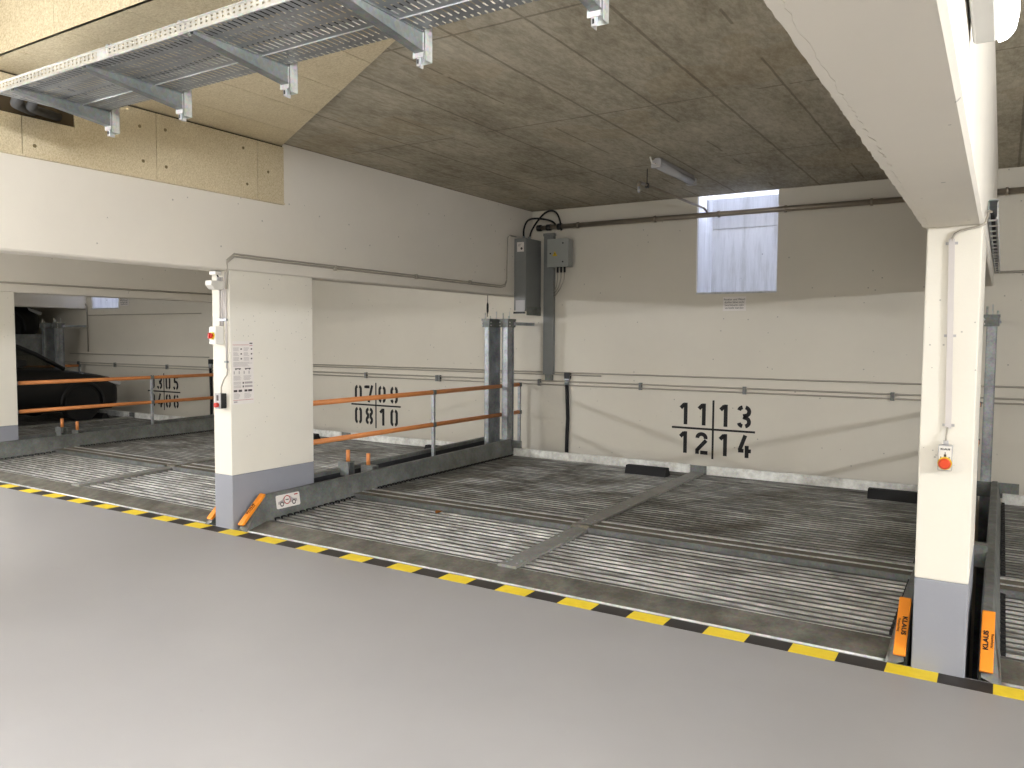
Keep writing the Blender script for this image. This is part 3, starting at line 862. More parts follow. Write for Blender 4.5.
def wall_conduit(label, zz, x0, x1, r, cl=(), brackets=True, loc=None):
    t = thing('wall_conduit', (x0, YB, zz[0]), label, 'conduit')
    for z in zz: MB().tube([(x0, YB - .013 - r, z), (x1, YB - .013 - r, z)], r, 8).build('tube', 'conduit', t)
    for x in cl: MB().box(x - .018, x + .018, YB - .04, YB, min(zz) - .02, max(zz) + .02).build('clamp', 'galv_dark', t)
    return t
wall_conduit('pair of thin grey conduits low on the back wall with small clamps', (1.032, 0.985), -12.0, 5.3, 0.009,
             (-3.764, -2.489, -0.954, -5.2, -8.271, -6.906, -6.86, -9.8, -11.3, 0.9))
wall_conduit('thin grey conduit just above the clamped pair, near bays of the back wall', (1.148,), -9.9, 5.3, 0.009)
wall_conduit('short grey conduit doubling the upper one behind the steel columns', (1.118,), -9.8, -4.3, 0.008)
wall_conduit('pair of thin conduits with clamps on the wall behind the black car', (1.035, 0.99), -17.5, -12.02, 0.008, (-14.9, -13.228, -16.2))
wall_conduit('thin grey conduit above the clamped pair behind the black car', (1.215,), -16.5, -12.0, 0.008)
wall_conduit('thin grey conduit at shoulder height below the small far window', (2.0,), -15.82, -12.2, 0.008)
t = thing('conduit_loop', (-15.85, YB, 2.3), 'bent grey conduit dropping down the wall left of the small far window', 'conduit')
MB().tube([(-19.5, YB - .02, 2.37), (-16.15, YB - .02, 2.30), (-15.93, YB - .02, 2.28), (-15.84, YB - .02, 2.18), (-15.83, YB - .02, 1.26)], 0.013, 8).build('tube', 'conduit', t)
for lab, x, z0 in (('black drain hose hanging on the back wall left of the numbers 11 13', -4.775, 1.02), ('black drain hose on the back wall right of the numbers 03 05', -11.95, 1.05)):
    t = thing('drain_hose', (x, YB, 0.5), lab, 'hose')
    MB().tube([(x - .01, YB - .03, z0), (x, YB - .03, 0.8), (x + .008, YB - .028, .55), (x, YB - .03, 0.3), (x - .01, YB - .03, -0.35)], 0.024, 12).build('hose', 'rubber', t)
    MB().cyl((x - .01, YB - .03, z0 - .03), 'Z', 0.030, 0.06, 12).box(x - .045, x + .03, YB - .05, YB, z0 + .03, z0 + .05).build('hose_clamp', 'galv', t)
    MB().box(x - .04, x + .04, YB - .05, YB, z0 + .05, z0 + .13).build('junction', 'black', t)
x = -6.02
t = thing('drain_hose', (x, YB, 0.5), 'black drain hose on the back wall left of the steel columns', 'hose')
MB().tube([(x, YB - .03, 1.0), (x, YB - .03, -.3)], 0.02, 10).build('hose', 'rubber', t)

# conduit on the left wall beam and on the farther beams
XL = -5.34
t = thing('beam_conduit', (XL, 6, 2.23), 'pair of grey conduits along the left wall from the pillar to the cabinet', 'conduit')
for dz, r in ((0, .008), (.022, .007)):
    MB().tube([(-5.36 + dz * .3, 4.205, 1.98), (-5.345, 4.205, 2.10), (XL + .0, 4.20, 2.19 + dz), (XL + .016, 4.26, 2.245 + dz), (XL + .014, 4.5, 2.240 + dz), (XL + .014, 8.26, 2.222 + dz),
               (XL + .014, 8.36, 2.24 + dz), (XL + .014, 8.40, 2.30 + dz), (XL + .014, 8.42, 2.85), (XL + .014, 8.46, 2.885), (XL + .014, 8.62, 2.885)], r, 8).build('tube', 'conduit', t)
for y in (5.4, 6.6, 7.6):
    MB().box(XL, XL + .03, y - .012, y + .012, 2.215, 2.265).build('clamp', 'conduit', t)
t = thing('beam_conduit', (-10.61, 6, 2.25), 'grey conduit along the face of the second beam', 'conduit')
MB().tube([(-10.595, 2.5, 2.25), (-10.595, YB, 2.25)], 0.012, 8).build('tube', 'conduit', t)

# ------------------------------------------------------------------ electrical things in the back corner
x0, x1, y0, y1, z0, z1 = -5.34, -5.165, 8.60, 8.985, 1.885, 2.86
t = thing('electrical_cabinet', ((x0 + x1) / 2, 8.8, z0), 'tall dark grey electrical cabinet high in the corner of left and back walls', 'cabinet')
MB().box(x0, x1, y0, y1, z0 + .06, z1).build('body', 'cab_dark', t, .004)
MB().box(x0 + .03, x1 - .01, y0 - .004, y0, z0 + .03, z0 + .19).build('label_plate', 'plastic_grey', t)
mb = MB().box(x1, x1 + .004, y0 + .02, y1, z0, z0 + .11)
for yy in (y0 + .09, y0 + .22, y0 + .34): mb.cyl((x1 + .004, yy, z0 + .05), 'X', .008, .003, 8)
mb.build('side_flange', 'galv_dark', t)
MB().box(x0, x1, y0 - .012, y0, z0 + .02, z0 + .045).build('rubber_strip', 'black', t)
s = MB().box(x0 + .045, x1 - .03, y0 - .003, y0 + .001, z1 - .17, z1 - .05).build('sticker', 'paper', t)
mb = MB()
for k, w_ in enumerate((.05, .04, .03)): mb.box(x0 + .06, x0 + .06 + w_, y0 - .0038, y0 - .003, z1 - .075 - k * .012, z1 - .071 - k * .012)
mb.cyl((x0 + .112, y0 - .0042, z1 - .13), 'Y', .016, .001, 14)
mb.build('sticker_print', 'paper_dark', s)
# black hoses curling above it
mb_paths = [[(-5.27, 8.72, 2.86), (-5.27, 8.72, 2.99), (-5.22, 8.74, 3.10), (-5.10, 8.78, 3.12), (-4.95, 8.85, 3.09), (-4.92, 8.93, 3.05)],
            [(-5.20, 8.74, 2.85), (-5.18, 8.75, 2.95), (-5.12, 8.77, 3.06), (-5.03, 8.8, 3.17), (-4.95, 8.84, 3.215), (-4.885, 8.88, 3.19), (-4.87, 8.95, 3.10), (-4.87, 8.99, 2.98)]]
for k, (p, lab) in enumerate(zip(mb_paths, ('black hose in a low arc from cabinet top to the sprinkler pipe', 'black hose in a high loop above the corner cabinet'))):
    t2 = thing('black_hose', p[0], lab, 'hose')
    q = []
    for i in range(len(p) - 1):
        pm = [Vector(p[max(0, i - 1)]), Vector(p[i]), Vector(p[i + 1]), Vector(p[min(len(p) - 1, i + 2)])]
        for s_ in range(4):
            u = s_ / 4
            q.append(0.5 * ((2 * pm[1]) + (-pm[0] + pm[2]) * u + (2 * pm[0] - 5 * pm[1] + 4 * pm[2] - pm[3]) * u * u + (-pm[0] + 3 * pm[1] - 3 * pm[2] + pm[3]) * u ** 3))
    q.append(Vector(p[-1]))
    MB().tube(q, 0.012, 10).build('hose', 'rubber', t2)
    MB().tube([q[0] - Vector((0, 0, .02)), q[0] + Vector((0, 0, .04))], 0.018, 10).build('end_fitting', 'galv', t2)
t = thing('cable_duct', (-5.03, 9.0, 1.12), 'tall narrow grey cable duct on the back wall below the control box', 'cable duct')
MB().box(-5.128, -4.982, 8.99, YB, 1.12, 2.92).build('trunking', 'cab_dark', t, .003)
MB().box(-5.135, -4.975, 8.985, YB, 2.92, 2.955).build('end_cap', 'cab_dark', t)
MB().box(-5.10, -5.0, 9.0, YB, 1.04, 1.12).build('foot_clamp', 'galv_dark', t)
x0, x1, y0, y1, z0, z1 = -5.0, -4.70, 8.86, 8.99, 2.505, 2.855
t = thing('control_box', ((x0 + x1) / 2, 8.9, z0), 'light grey control box with yellow warning triangle on the back wall', 'control box')
MB().box(x0, x1, y0 + .01, y1, z0, z1).build('body', 'cab_light', t, .004)
d = MB().box(x0 - .004, x1 + .004, y0, y0 + .012, z0 - .004, z1 + .004).build('door', 'cab_light', t, .003)
for (xx, zz) in ((x1 - .075, z1 - .055), (x1 - .075, z0 + .06), (x0 + .045, z0 + .17)):
    MB().cyl((xx, y0 - .006, zz), 'Y', .010, .007, 12).build('lock', 'black', d)
tri = [(x0 + .075, z0 + .135), (x0 + .145, z0 + .135), (x0 + .11, z0 + .20)]
w3 = MB().prism(tri, 'Y', y0 - .0025, y0).build('warning_triangle', 'hazard', d)
w3['label'] = 'yellow triangle with black border and lightning mark'
MB().prism([(x0 + .113, z0 + .182), (x0 + .102, z0 + .16), (x0 + .11, z0 + .16), (x0 + .106, z0 + .142), (x0 + .119, z0 + .166), (x0 + .111, z0 + .166)], 'Y', y0 - .0035, y0 - .0025).build('lightning_mark', 'black', t)
for k in range(3):
    xx = x0 + .115 + k * .05
    g = MB().cyl((xx, 8.93, z0 - .07), 'Z', 0.014, .07, 10).build('cable_gland', 'black', t)
    MB().tube([(xx, 8.93, z0 - .06), (xx - .005, 8.935, z0 - .15), (xx - .03 - k * .02, 8.96, z0 - .24 - k * .01), (-4.982 + .012, 8.995, z0 - .31 - k * .035)], 0.007, 8).build('cable', 'conduit', t)

# ------------------------------------------------------------------ signs
def wall_sign(xa, xb, za, zb_, label, lines):
    t = thing('wall_sign', ((xa + xb) / 2, YB, za), label, 'sign')
    p = MB().box(xa, xb, YB - .006, YB, za, zb_).build('plate', 'paper', t)
    h = (zb_ - za)
    for i, ln in enumerate(lines):
        textobj(ln, 'lettering', h * .20, 'paper_dark', p, ((xa + xb) / 2, YB - .0068, zb_ - h * (0.2 + .2 * i)), FACE_Y, .0004, sx=1.0)
    return t
wall_sign(-2.765, -2.50, 1.922, 2.084, 'small white sign with four lines of text right below the big window', ('Fenster und Wand', 'dürfen bitte nicht', 'beschmutzt oder', 'verstellt werden'))
wall_sign(-14.72, -14.42, 2.17, 2.345, 'small dark-edged sign beside the small far window', ('Fenster und Wand', 'dürfen bitte nicht', 'beschmutzt oder', 'verstellt werden'))
# instruction sheet on the wide face of the left pillar
t = thing('instruction_sheet', (XL, 4.34, 1.03), 'tall printed operating instruction sheet on the left pillar', 'poster')
ya, yb, za, zb_ = 4.236, 4.450, 1.036, 1.555
MB().box(XL, XL + .003, ya, yb, za, zb_).build('sheet', 'paper', t)
mb = MB(); X = XL + .003
def pbox(y0, y1, z0, z1, mi): mb.box(X, X + .0006, ya + y0, ya + y1, zb_ - z1, zb_ - z0, mi)
pbox(.005, .17, .028, .031, 2); pbox(.175, .205, .012, .022, 1); pbox(.175, .205, .034, .038, 2)
for c in range(2):
    for r in range(3):
        for k in range(4): pbox(.01 + c * .105, .06 + c * .105 + random.uniform(-.01, .01), .052 + r * .04 + k * .008, .055 + r * .04 + k * .008, 0)
        pbox(.083 + c * .105, .097 + c * .105, .058 + r * .04, .070 + r * .04, 1)
for k in range(5): pbox(.01, .2 - random.uniform(0, .06), .172 + k * .008, .175 + k * .008, 0)
for c in range(2): pbox(.025 + c * .1, .085 + c * .1, .222, .230, 1); pbox(.03 + c * .1, .04 + c * .1, .230, .236, 1); pbox(.068 + c * .1, .078 + c * .1, .230, .236, 1)
for c in range(4): pbox(.012 + c * .05, .022 + c * .05, .245, .27, 0)
for c in range(2):
    for k in range(5): pbox(.01 + c * .1, .09 + c * .1 - random.uniform(0, .02), .285 + k * .008, .288 + k * .008, 0)
for r in range(2):
    for k in range(3): pbox(.01, .085, .335 + r * .03 + k * .008, .338 + r * .03 + k * .008, 0)
    pbox(.1, .112, .336 + r * .03, .352 + r * .03, 1); pbox(.12, .2, .335 + r * .03, .352 + r * .03, 0)
for c, wd in ((0, .035), (.048, .035), (.108, .03), (.145, .04)): pbox(.01 + c, .01 + c + wd, .40, .418, 1)
for c in range(2):
    for k in range(6): pbox(.01 + c * .105, .085 + c * .105 - random.uniform(0, .03), .43 + k * .008, .433 + k * .008, 0)
pbox(.005, .209, .484, .487, 2); pbox(.01, .045, .494, .506, 0)
mb.build('sheet_print', ['paper_grey', 'paper_dark', 'paper_red'], t)

# ------------------------------------------------------------------ devices on the front face of the left pillar
yp = 4.2195
t = thing('isolator_switch', (-5.44, yp, 1.6), 'white switch box with red rotary knob on yellow, high on the left pillar', 'switch')
MB().box(-5.50, -5.415, yp - .08, yp, 1.53, 1.675).build('housing', 'plastic_white', t, .006)
MB().cyl((-5.458, yp - .088, 1.60), 'Y', 0.032, .010, 24).build('yellow_collar', 'btn_yellow', t)
MB().cyl((-5.458, yp - .11, 1.60), 'Y', 0.022, .024, 20).box(-5.464, -5.452, yp - .118, yp - .10, 1.575, 1.625).build('knob', 'red', t)
t = thing('operator_box', (-5.42, yp, 1.06), 'dark grey push-button box with red emergency button on the left pillar', 'switch')
MB().box(-5.458, -5.392, yp - .06, yp, 1.005, 1.128).build('housing', 'black', t, .004)
fp = MB().box(-5.460, -5.390, yp - .064, yp - .058, 1.003, 1.130).build('front_plate', 'plastic_grey', t)
MB().cyl((-5.425, yp - .090, 1.035), 'Y', 0.019, .028, 20).build('emergency_button', 'red', t)
MB().box(-5.437, -5.413, yp - .066, yp - .064, 1.07, 1.115).build('symbol_print', 'paper_dark', fp)
MB().tube([(-5.42, yp - .03, 1.13), (-5.42, yp - .03, 1.18), (-5.40, yp - .02, 1.24), (-5.375, yp - .008, 1.28), (-5.365, yp - .008, 1.33)], 0.006, 8).build('cable', 'conduit', t)
t = thing('motion_sensor', (-5.45, yp, 2.02), 'small white sensor box sticking out near the top of the left pillar', 'sensor')
MB().prism([(yp, 1.975), (yp, 2.045), (yp - .12, 2.045), (yp - .125, 2.01), (yp - .09, 1.975)], 'X', -5.48, -5.40).build('housing', 'plastic_white', t, .004)
MB().cyl((-5.44, yp - .02, 2.045), 'Z', 0.018, .03, 10).build('bracket', 'plastic_grey', t)
t = thing('wiring_junction', (-5.45, 4.18, 2.1), 'little white cable junction under the beam on top of the left pillar', 'junction box')
MB().box(-5.51, -5.43, yp - .06, yp - .004, 2.095, 2.125).build('box', 'plastic_white', t, .003)
MB().tube([(-5.45, yp - .03, 2.10), (-5.44, yp - .02, 2.06), (-5.44, yp - .01, 2.03)], .007, 8).build('cable', 'rubber', t)
t = thing('pillar_conduit', (-5.4, yp, 1.6), 'white vertical conduits down the narrow face of the left pillar', 'conduit')
for x, za, zb_ in ((-5.375, 1.33, 2.12), (-5.42, 1.68, 2.08), (-5.45, 1.68, 2.02), (-5.395, 1.72, 1.98)):
    MB().tube([(x, yp - .008, za), (x, yp - .008, zb_)], 0.008, 8).build('tube', 'trunk', t)
MB().box(-5.46, -5.36, yp - .022, yp, 1.72, 1.74).build('clamp', 'galv', t)
MB().box(-5.39, -5.36, yp - .022, yp, 1.38, 1.395).build('clamp', 'galv', t)

# ------------------------------------------------------------------ devices on the right pillar
t = thing('operator_box', (-0.21, yp, 0.99), 'grey push-button box with big orange-red button on the right pillar', 'switch')
MB().box(-0.239, -0.179, yp - .05, yp, 0.988, 1.108).build('housing', 'plastic_grey', t, .004)
MB().cyl((-0.209, yp - .060, 1.024), 'Y', 0.030, .012, 28).build('yellow_collar', 'btn_yellow', t)
MB().tube([(-0.209, yp - .058, 1.024), (-0.209, yp - .075, 1.024), (-0.209, yp - .085, 1.024)], [.02, .026, .018], 24).build('emergency_button', 'orange_btn', t)
pl = MB().box(-0.235, -0.183, yp - .0515, yp - .0495, 0.992, 1.104).build('front_plate', 'plastic_white', t)
textobj('KLAUS', 'lettering', 0.012, 'stencil', pl, (-0.209, yp - .052, 1.09), FACE_Y, .0004, sx=1.1)
mb = MB()
for xx, zz in ((-.226, 1.05), (-.192, 1.05)): mb.box(xx - .002, xx + .002, yp - .0525, yp - .0515, zz - .005, zz + .005)
mb.box(-.214, -.204, yp - .0525, yp - .0515, 1.055, 1.066); mb.box(-.2105, -.2075, yp - .0525, yp - .0515, 1.048, 1.076)
mb.build('symbol_print', 'paper_dark', pl)
MB().cyl((-0.209, yp - .025, 1.108), 'Z', .011, .02, 12).build('cable_gland', 'plastic_grey', t)
MB().tube([(-0.209, yp - .025, 1.12), (-.209, yp - .022, 1.15), (-.205, yp - .012, 1.19)], .0045, 8).build('cable', 'conduit', t)
t = thing('pillar_trunking', (-0.21, yp, 1.2), 'narrow flat cable trunking up the front of the right pillar', 'cable duct')
mb = MB().prism([(-0.215, 1.185), (-0.190, 1.185), (-0.205, 2.07), (-0.230, 2.07)], 'Y', yp - .014, yp)
mb.build('trunking', 'trunk', t)
for z, x in ((1.20, -.2025), (1.62, -.21), (2.05, -.217)):
    MB().box(x - .025, x + .025, yp - .006, yp, z - .006, z + .006).build('saddle', 'plastic_grey', t)
t = thing('grey_cable', (-0.2, yp, 2.08), 'grey cable curving from the right pillar trunking up to the beam tray', 'cable')
MB().tube([(-.217, yp - .008, 2.05), (-.214, yp - .010, 2.075), (-.205, yp - .012, 2.092), (-.185, yp - .012, 2.104), (-.15, yp - .012, 2.112), (-.115, yp - .01, 2.118), (-.088, yp + .0, 2.13), (-.082, yp + .06, 2.165), (-.078, 4.45, 2.22), (-.072, 5.00, 2.29)], .0055, 8).build('cable', 'conduit', t)
# ladder-like tray on the right face of the right beam
t = thing('ladder_tray', (-0.07, 7, 2.28), 'narrow ladder cable tray on the right side of the big white beam', 'cable tray')
MB().box(-.092, -.088, 4.95, 8.95, 2.25, 2.345).build('back_plate', 'galv', t)
MB().box(-.052, -.045, 4.95, 8.95, 2.243, 2.256).build('bottom_rail', 'galv_bright', t)
MB().box(-.088, -.045, 4.95, 8.95, 2.345, 2.349).build('top_rail', 'galv', t)
for k in range(17):
    y = 5.0 + k * .245
    MB().box(-.088, -.046, y, y + .03, 2.244, 2.25).box(-.05, -.045, y, y + .03, 2.25, 2.345).build('rung', 'galv_bright', t)
MB().tube([(-.070, 4.92, 2.275), (-.070, 8.98, 2.275)], .010, 8).build('cable_bundle', 'black', t)
t = thing('wall_conduit', (0.5, YB, 2.24), 'thin grey conduit running right from the ladder tray end', 'conduit')
MB().tube([(-.066, 8.96, 2.265), (-.05, YB - .015, 2.262), (2.5, YB - .015, 2.262), (5.3, YB - .015, 2.262)], .012, 8).build('tube', 'conduit', t)

# ------------------------------------------------------------------ lamps
t = thing('ceiling_lamp', (-2.76, 7.3, HC), 'unlit grey tube lamp on the concrete ceiling in front of the window', 'lamp')
def lamp_profile(mb, xc, zt, y0, y1, w, h, mi=0, inv=1):
    pts = [(xc - w, zt), (xc - w, zt - h * .45), (xc - w * .7, zt - h * .85), (xc, zt - h), (xc + w * .7, zt - h * .85), (xc + w, zt - h * .45), (xc + w, zt)]
    mb.prism(pts, 'Y', y0, y1, mi, True)
MB().box(-2.79, -2.73, 6.93, 7.88, 3.215, HC).build('base', 'plastic_grey', t, .006)
mb = MB(); lamp_profile(mb, -2.76, 3.22, 6.95, 7.85, .045, .055); mb.build('cover', 'clearcover', t)
MB().box(-2.808, -2.712, 6.90, 6.95, 3.165, 3.235).build('end_cap', 'plastic_grey', t, .006)
MB().box(-2.808, -2.712, 7.85, 7.90, 3.165, 3.235).build('end_cap', 'plastic_grey', t, .006)
MB().tube([(-2.76, 6.90, 3.20), (-2.78, 6.85, 3.20), (-2.80, 6.86, HC)], .008, 8).build('cable', 'plastic_white', t)

t = thing('wall_lamp', (-0.05, 1.7, 2.36), 'lit tube lamp mounted on the right side of the big white beam, top right corner', 'lamp')
MB().box(-.089, -.036, 1.08, 2.29, 2.328, 2.442).build('housing', 'lampcase', t, .008)
mb = MB().prism([(-.036, 2.325), (-.015, 2.332), (.0, 2.35), (.006, 2.385), (.0, 2.42), (-.015, 2.438), (-.036, 2.445)], 'Y', 1.10, 2.30, smooth=True)
mb.build('tube_cover', 'lit', t, .006)
for a_ in (2.16, 1.28): MB().box(-.095, -.089, a_, a_ + .03, 2.36, 2.40).build('wall_clip', 'galv', t)
for a_ in (2.335, 2.42): MB().box(-.072, -.052, 2.29, 2.304, a_, a_ + .015).build('end_clip', 'galv_dark', t)

# ------------------------------------------------------------------ cable tray over the aisle
ZT = 2.86
t = thing('cable_tray', (-2.5, 2.35, ZT), 'wide perforated galvanised cable tray crossing the top left under the ceiling', 'cable tray')
XA, XB = -4.52, -0.345
MB().box(XA, XB, 2.12, 2.47, ZT, ZT + .0015).build('tray_floor', 'perf_floor', t)
MB().box(XA, XB, 2.12, 2.1215, ZT, ZT + .047).build('side_rail', 'perf_rail', t)
MB().box(XA, XB, 2.116, 2.130, ZT + .045, ZT + .050).build('rail_lip', 'galv_bright', t)
MB().box(XA, XB, 2.117, 2.124, ZT - .003, ZT + .004).build('rail_lip', 'galv_bright', t)
MB().box(XA, XB, 2.468, 2.472, ZT - .004, ZT + .045).build('side_rail', 'galv_bright', t)
MB().box(XA + .1, XB, 2.474, 2.615, ZT + .002, ZT + .0035).build('tray_floor', 'perf_floor', t)
MB().box(XA + .1, XB, 2.613, 2.6145, ZT + .002, ZT + .045).build('side_rail', 'perf_rail', t)
MB().box(-3.58, -3.5, 2.118, 2.1205, ZT + .004, ZT + .044).build('splice_plate', 'galv_bright', t)
for lab, yc, r, mat in (('thick black cable lying on the perforated tray', 2.2, .014, 'rubber'), ('pale grey cable lying on the perforated tray', 2.29, .009, 'plastic_grey'), ('thin dark cable lying nearest the middle of the perforated tray', 2.38, .007, 'black')):
    tt = thing('tray_cable', (-2.4, yc, ZT), lab, 'cable')
    pts = [(XA + .02 + k * .26, yc + .02 * math.sin(k * 1.3 + yc * 9), ZT + .002 + r) for k in range(17)]
    MB().tube(pts, r, 8).build('cable', mat, tt)
brl = ('leftmost, nearest the cable hole', 'second from the left', 'third from the left', 'second from the right, before the bare concrete ceiling', 'rightmost, only its post end in view')
for k, x in enumerate((-4.34, -3.69, -2.90, -2.10, -1.29)):
    t = thing('tray_bracket', (x, 2.64, ZT), 'galvanised arm under the cable tray, ' + brl[k], 'bracket', 'cantilever arms under the cable tray')
    # tapered arm: web and flanges
    xa, xb = x - .018, x + .018
    mb = MB().prism([(2.12, 2.842), (2.12, ZT), (2.625, ZT), (2.625, ZT - .080)], 'X', xa, xa + .003)
    mb.prism([(2.12, 2.842), (2.12, ZT), (2.625, ZT), (2.625, ZT - .080)], 'X', xb - .003, xb)
    mb.box(xa - .008, xb + .008, 2.12, 2.625, ZT - .003, ZT)
    mb.prism([(2.12, 2.842), (2.12, 2.845), (2.625, ZT - .077), (2.625, ZT - .080)], 'X', xa - .006, xb + .006)
    mb.build('arm', 'galv_dark', t)
    MB().box(x - .035, x + .02, 2.625, 2.631, ZT - .100, ZT).build('head_plate', 'galv_bright', t)
    mb = MB().box(x - .022, x + .004, 2.631, 2.634, ZT - .130, HC)
    mb.box(x - .022, x - .019, 2.631, 2.675, ZT - .130, HC); mb.box(x + .026, x + .029, 2.631, 2.675, ZT - .115, HC)
    mb.box(x - .022, x + .029, 2.673, 2.676, ZT - .115, HC)
    mb.build('hanging_post', 'galv_bright', t)
    for dz in (.03, .065): MB().cyl((x - .012, 2.620, ZT - dz - .005), 'Y', .010, .012, 6).build('bolt', 'galv_dark', t)
    mb = MB().box(x - .016, x - .008, 2.6295, 2.6308, ZT - .122, ZT - .104)
    mb.build('slot', 'black', t)
# cables leaving through the hole in the boards
for k, (lab, dy, r) in enumerate((('black cable dropping from the tray end to the hole, lower of two', 0, .030), ('black cable dropping from the tray end to the hole, upper of two', .08, .026))):
    tt = thing('black_cable', (-5.3, 2.6, 3.0), lab, 'cable')
    MB().tube([(-4.40, 2.2 + dy, ZT + .04), (-4.56, 2.26 + dy, ZT + .035), (-4.8, 2.36 + dy, ZT + .05), (-5.1, 2.55 + dy, 2.98), (-5.33, 2.72 + dy * 2, 3.03)], r, 10).build('cable', 'rubber', tt)

# ------------------------------------------------------------------ leaf
t = thing('dry_leaf', (-4.09, 5.38, 0.075), 'small brown dry leaf lying on the platform deck', 'leaf')
pts = [(0, -.045), (.022, -.03), (.035, 0), (.02, .03), (0, .05), (-.022, .028), (-.034, 0), (-.02, -.032)]
mb = MB()
vs = [(-4.09 + x, 5.38 + y, 0.078 + abs(x) * .5 + .004) for x, y in pts] + [(-4.09, 5.38, .080)]
mb.add(vs, [(i, (i + 1) % 8, 8) for i in range(8)]); vs2 = [(x, y, z - .0015) for x, y, z in vs]
mb.add(vs2, [((i + 1) % 8, i, 8) for i in range(8)])
mb.build('blade', 'leaf', t)

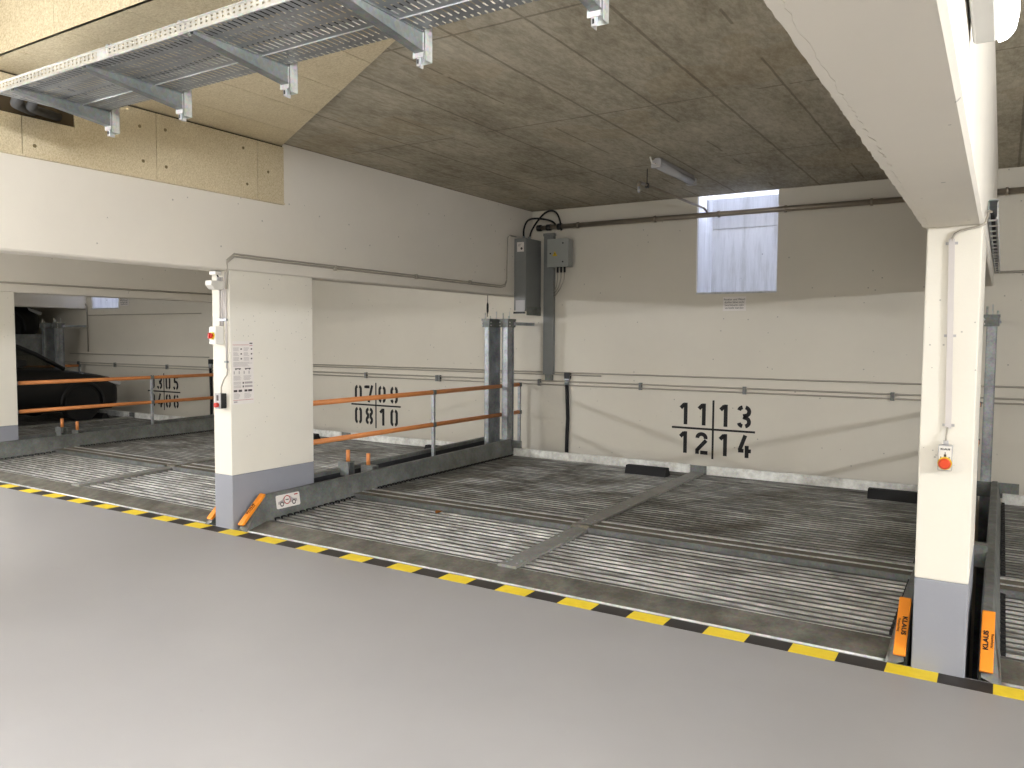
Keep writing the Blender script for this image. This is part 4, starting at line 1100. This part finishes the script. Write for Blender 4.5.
# ------------------------------------------------------------------ cars
def make_car(x0, ynose, z, label):
    """compact hatchback, nose towards +Y, right flank at x0+1.74"""
    wd = 1.74; L = 3.95
    t = thing('car', (x0 + wd / 2, ynose - L / 2, z), label, 'car')
    xc = x0 + wd / 2
    # stations: (dist from nose, z bottom, z belt, half width at bottom, half width belt)
    st = [(0.0, .30, .52, .50), (.05, .22, .66, .68), (.20, .18, .745, .80), (.45, .18, .80, .85), (.85, .18, .865, .87), (1.15, .18, .90, .87), (1.7, .18, .92, .87), (2.6, .18, .95, .87), (3.3, .18, .98, .86), (3.7, .2, .96, .82), (3.9, .25, .88, .72), (3.95, .35, .7, .62)]
    mb = MB(); rings = []
    for d, zb0, zb1, hw in st:
        y = ynose - d
        zm = zb0 + (zb1 - zb0) * .45
        r = [(-hw * .93, zb0), (-hw, zm - .1), (-hw, zm + .1), (-hw * .97, zb1 - .05), (-hw * .86, zb1 - .008), (-hw * .45, zb1 + .012), (0, zb1 + .02)]
        ring_ = r + [(-a, b) for a, b in reversed(r[:-1])]
        rings.append([(xc + a, y, z + b) for a, b in ring_])
    n = len(rings[0]); vs = [p for rg in rings for p in rg]; fs = []
    for i in range(len(rings) - 1):
        for k in range(n):
            k2 = (k + 1) % n
            fs.append((i * n + k, i * n + k2, (i + 1) * n + k2, (i + 1) * n + k))
    fs += [tuple(range(n)), tuple((len(rings) - 1) * n + k for k in range(n - 1, -1, -1))]
    mb.add(vs, fs, 0, True)
    b = mb.build('body', 'carpaint', t)
    # cabin: roof skin and pillars, open where the glass is
    prof = [(1.05, .90), (1.45, 1.16), (1.85, 1.36), (2.15, 1.42), (2.8, 1.42), (3.35, 1.34), (3.72, 1.02)]
    hw_low, hw_top = .80, .58
    def hwz(zz): return hw_low + (hw_top - hw_low) * max(0, min(1, (zz - .92) / .5))
    mb = MB()
    for i in range(2, 6):
        (d0, a0), (d1, a1) = prof[i - 1] if i > 2 else prof[2], prof[i] if i > 2 else prof[3]
    roof = prof[2:6]
    vs = []; fs = []
    for d, zz in roof:
        h = hwz(zz)
        vs += [(xc - h, ynose - d, z + zz - .02), (xc - h * .7, ynose - d, z + zz + .01), (xc, ynose - d, z + zz + .02), (xc + h * .7, ynose - d, z + zz + .01), (xc + h, ynose - d, z + zz - .02)]
    for i in range(len(roof) - 1):
        for k in range(4): fs.append((i * 5 + k, i * 5 + k + 1, i * 5 + k + 6, i * 5 + k + 5))
    mb.add(vs, fs, 0, True)
    vs2 = [(a, b_, c_ - .03) for a, b_, c_ in vs]; mb.add(vs2, [tuple(reversed(f_)) for f_ in fs])
    for s in (-1, 1):
        pts = [(xc + s * hwz(zz), ynose - d, z + zz) for d, zz in prof]
        mb.tube(pts, .035, 8)
        for d in (2.35, 3.25):
            mb.tube([(xc + s * hwz(.92), ynose - d, z + .92), (xc + s * hwz(1.36), ynose - d - .06, z + 1.38)], .035, 8)
    mb.build('roof', 'carpaint', t)
    mb = MB()
    def q(a, b_, c_, d_): mb.add([a, b_, c_, d_], [(0, 1, 2, 3)])
    P = lambda s, d, zz: (xc + s * (hwz(zz) - .01), ynose - d, z + zz)
    q(P(-1, 1.05, .90), P(1, 1.05, .90), P(1, 1.85, 1.36), P(-1, 1.85, 1.36))
    mb.build('windscreen', 'carglass', t)
    mb = MB(); q(P(-1, 3.74, .98), P(1, 3.74, .98), P(1, 3.37, 1.34), P(-1, 3.37, 1.34)); mb.build('rear_window', 'carglass', t)
    for s in (-1, 1):
        mb = MB()
        mb.add([P(s, d, zz) for d, zz in [(1.2, .92)] + prof[1:6] + [(3.6, .96)]], [tuple(range(7))])
        mb.build('side_window', 'carglass', t)
    # seats seen through the glass
    for s in (-1, 1):
        for yy in (2.2, 3.0):
            st_ = MB().box(xc + s * .38 - .22, xc + s * .38 + .22, ynose - yy - .25, ynose - yy - .12, z + .4, z + 1.12).build('seat', 'black', t, .03)
            MB().box(xc + s * .38 - .11, xc + s * .38 + .11, ynose - yy - .25, ynose - yy - .15, z + 1.12, z + 1.28).build('headrest', 'black', st_, .03)
    for s in (-1, 1):
        for d in (.78, 3.2):
            xw = xc + s * .78
            tb = MB().cyl((xw - .1, ynose - d, z + .31), 'X', .31, .2, 28).build('wheel', 'tyre', t, .02)
            MB().cyl((xw + s * .101 - .004, ynose - d, z + .31), 'X', .19, .008, 20).build('rim', 'rim', tb)
            mb = MB()
            pts = [(xc + s * .872, ynose - d + .37 * math.cos(math.radians(a)), z + .31 + .37 * math.sin(math.radians(a))) for a in range(-10, 191, 12)]
            mb.tube(pts, .02, 8).build('wheel_arch', 'black', t)
        MB().prism([(ynose - 1.90, z + .95), (ynose - 1.75, z + .98), (ynose - 1.75, z + 1.08), (ynose - 1.92, z + 1.10)], 'X', min(xc + s * .88, xc + s * 1.02), max(xc + s * .88, xc + s * 1.02)).build('wing_mirror', 'carpaint', t, .02)
        MB().prism([(ynose - .06, z + .58), (ynose - .04, z + .64), (ynose - .32, z + .735), (ynose - .34, z + .68)], 'X', min(xc + s * .5, xc + s * .80), max(xc + s * .5, xc + s * .80)).build('headlight', 'clearcover', t, .01)
    MB().box(xc - .5, xc + .5, ynose - .03, ynose + .012, z + .32, z + .5).build('grille', 'black', t)
    return t
make_car(-15.15, 8.32, 0.116, 'black hatchback car parked on the far left platform behind the orange railing')
make_car(-18.35, 8.62, 1.416, 'second black car up on the raised platform, only its nose in view below the beam')

for o in bpy.data.objects:
    if '_o' in o: del o['_o']
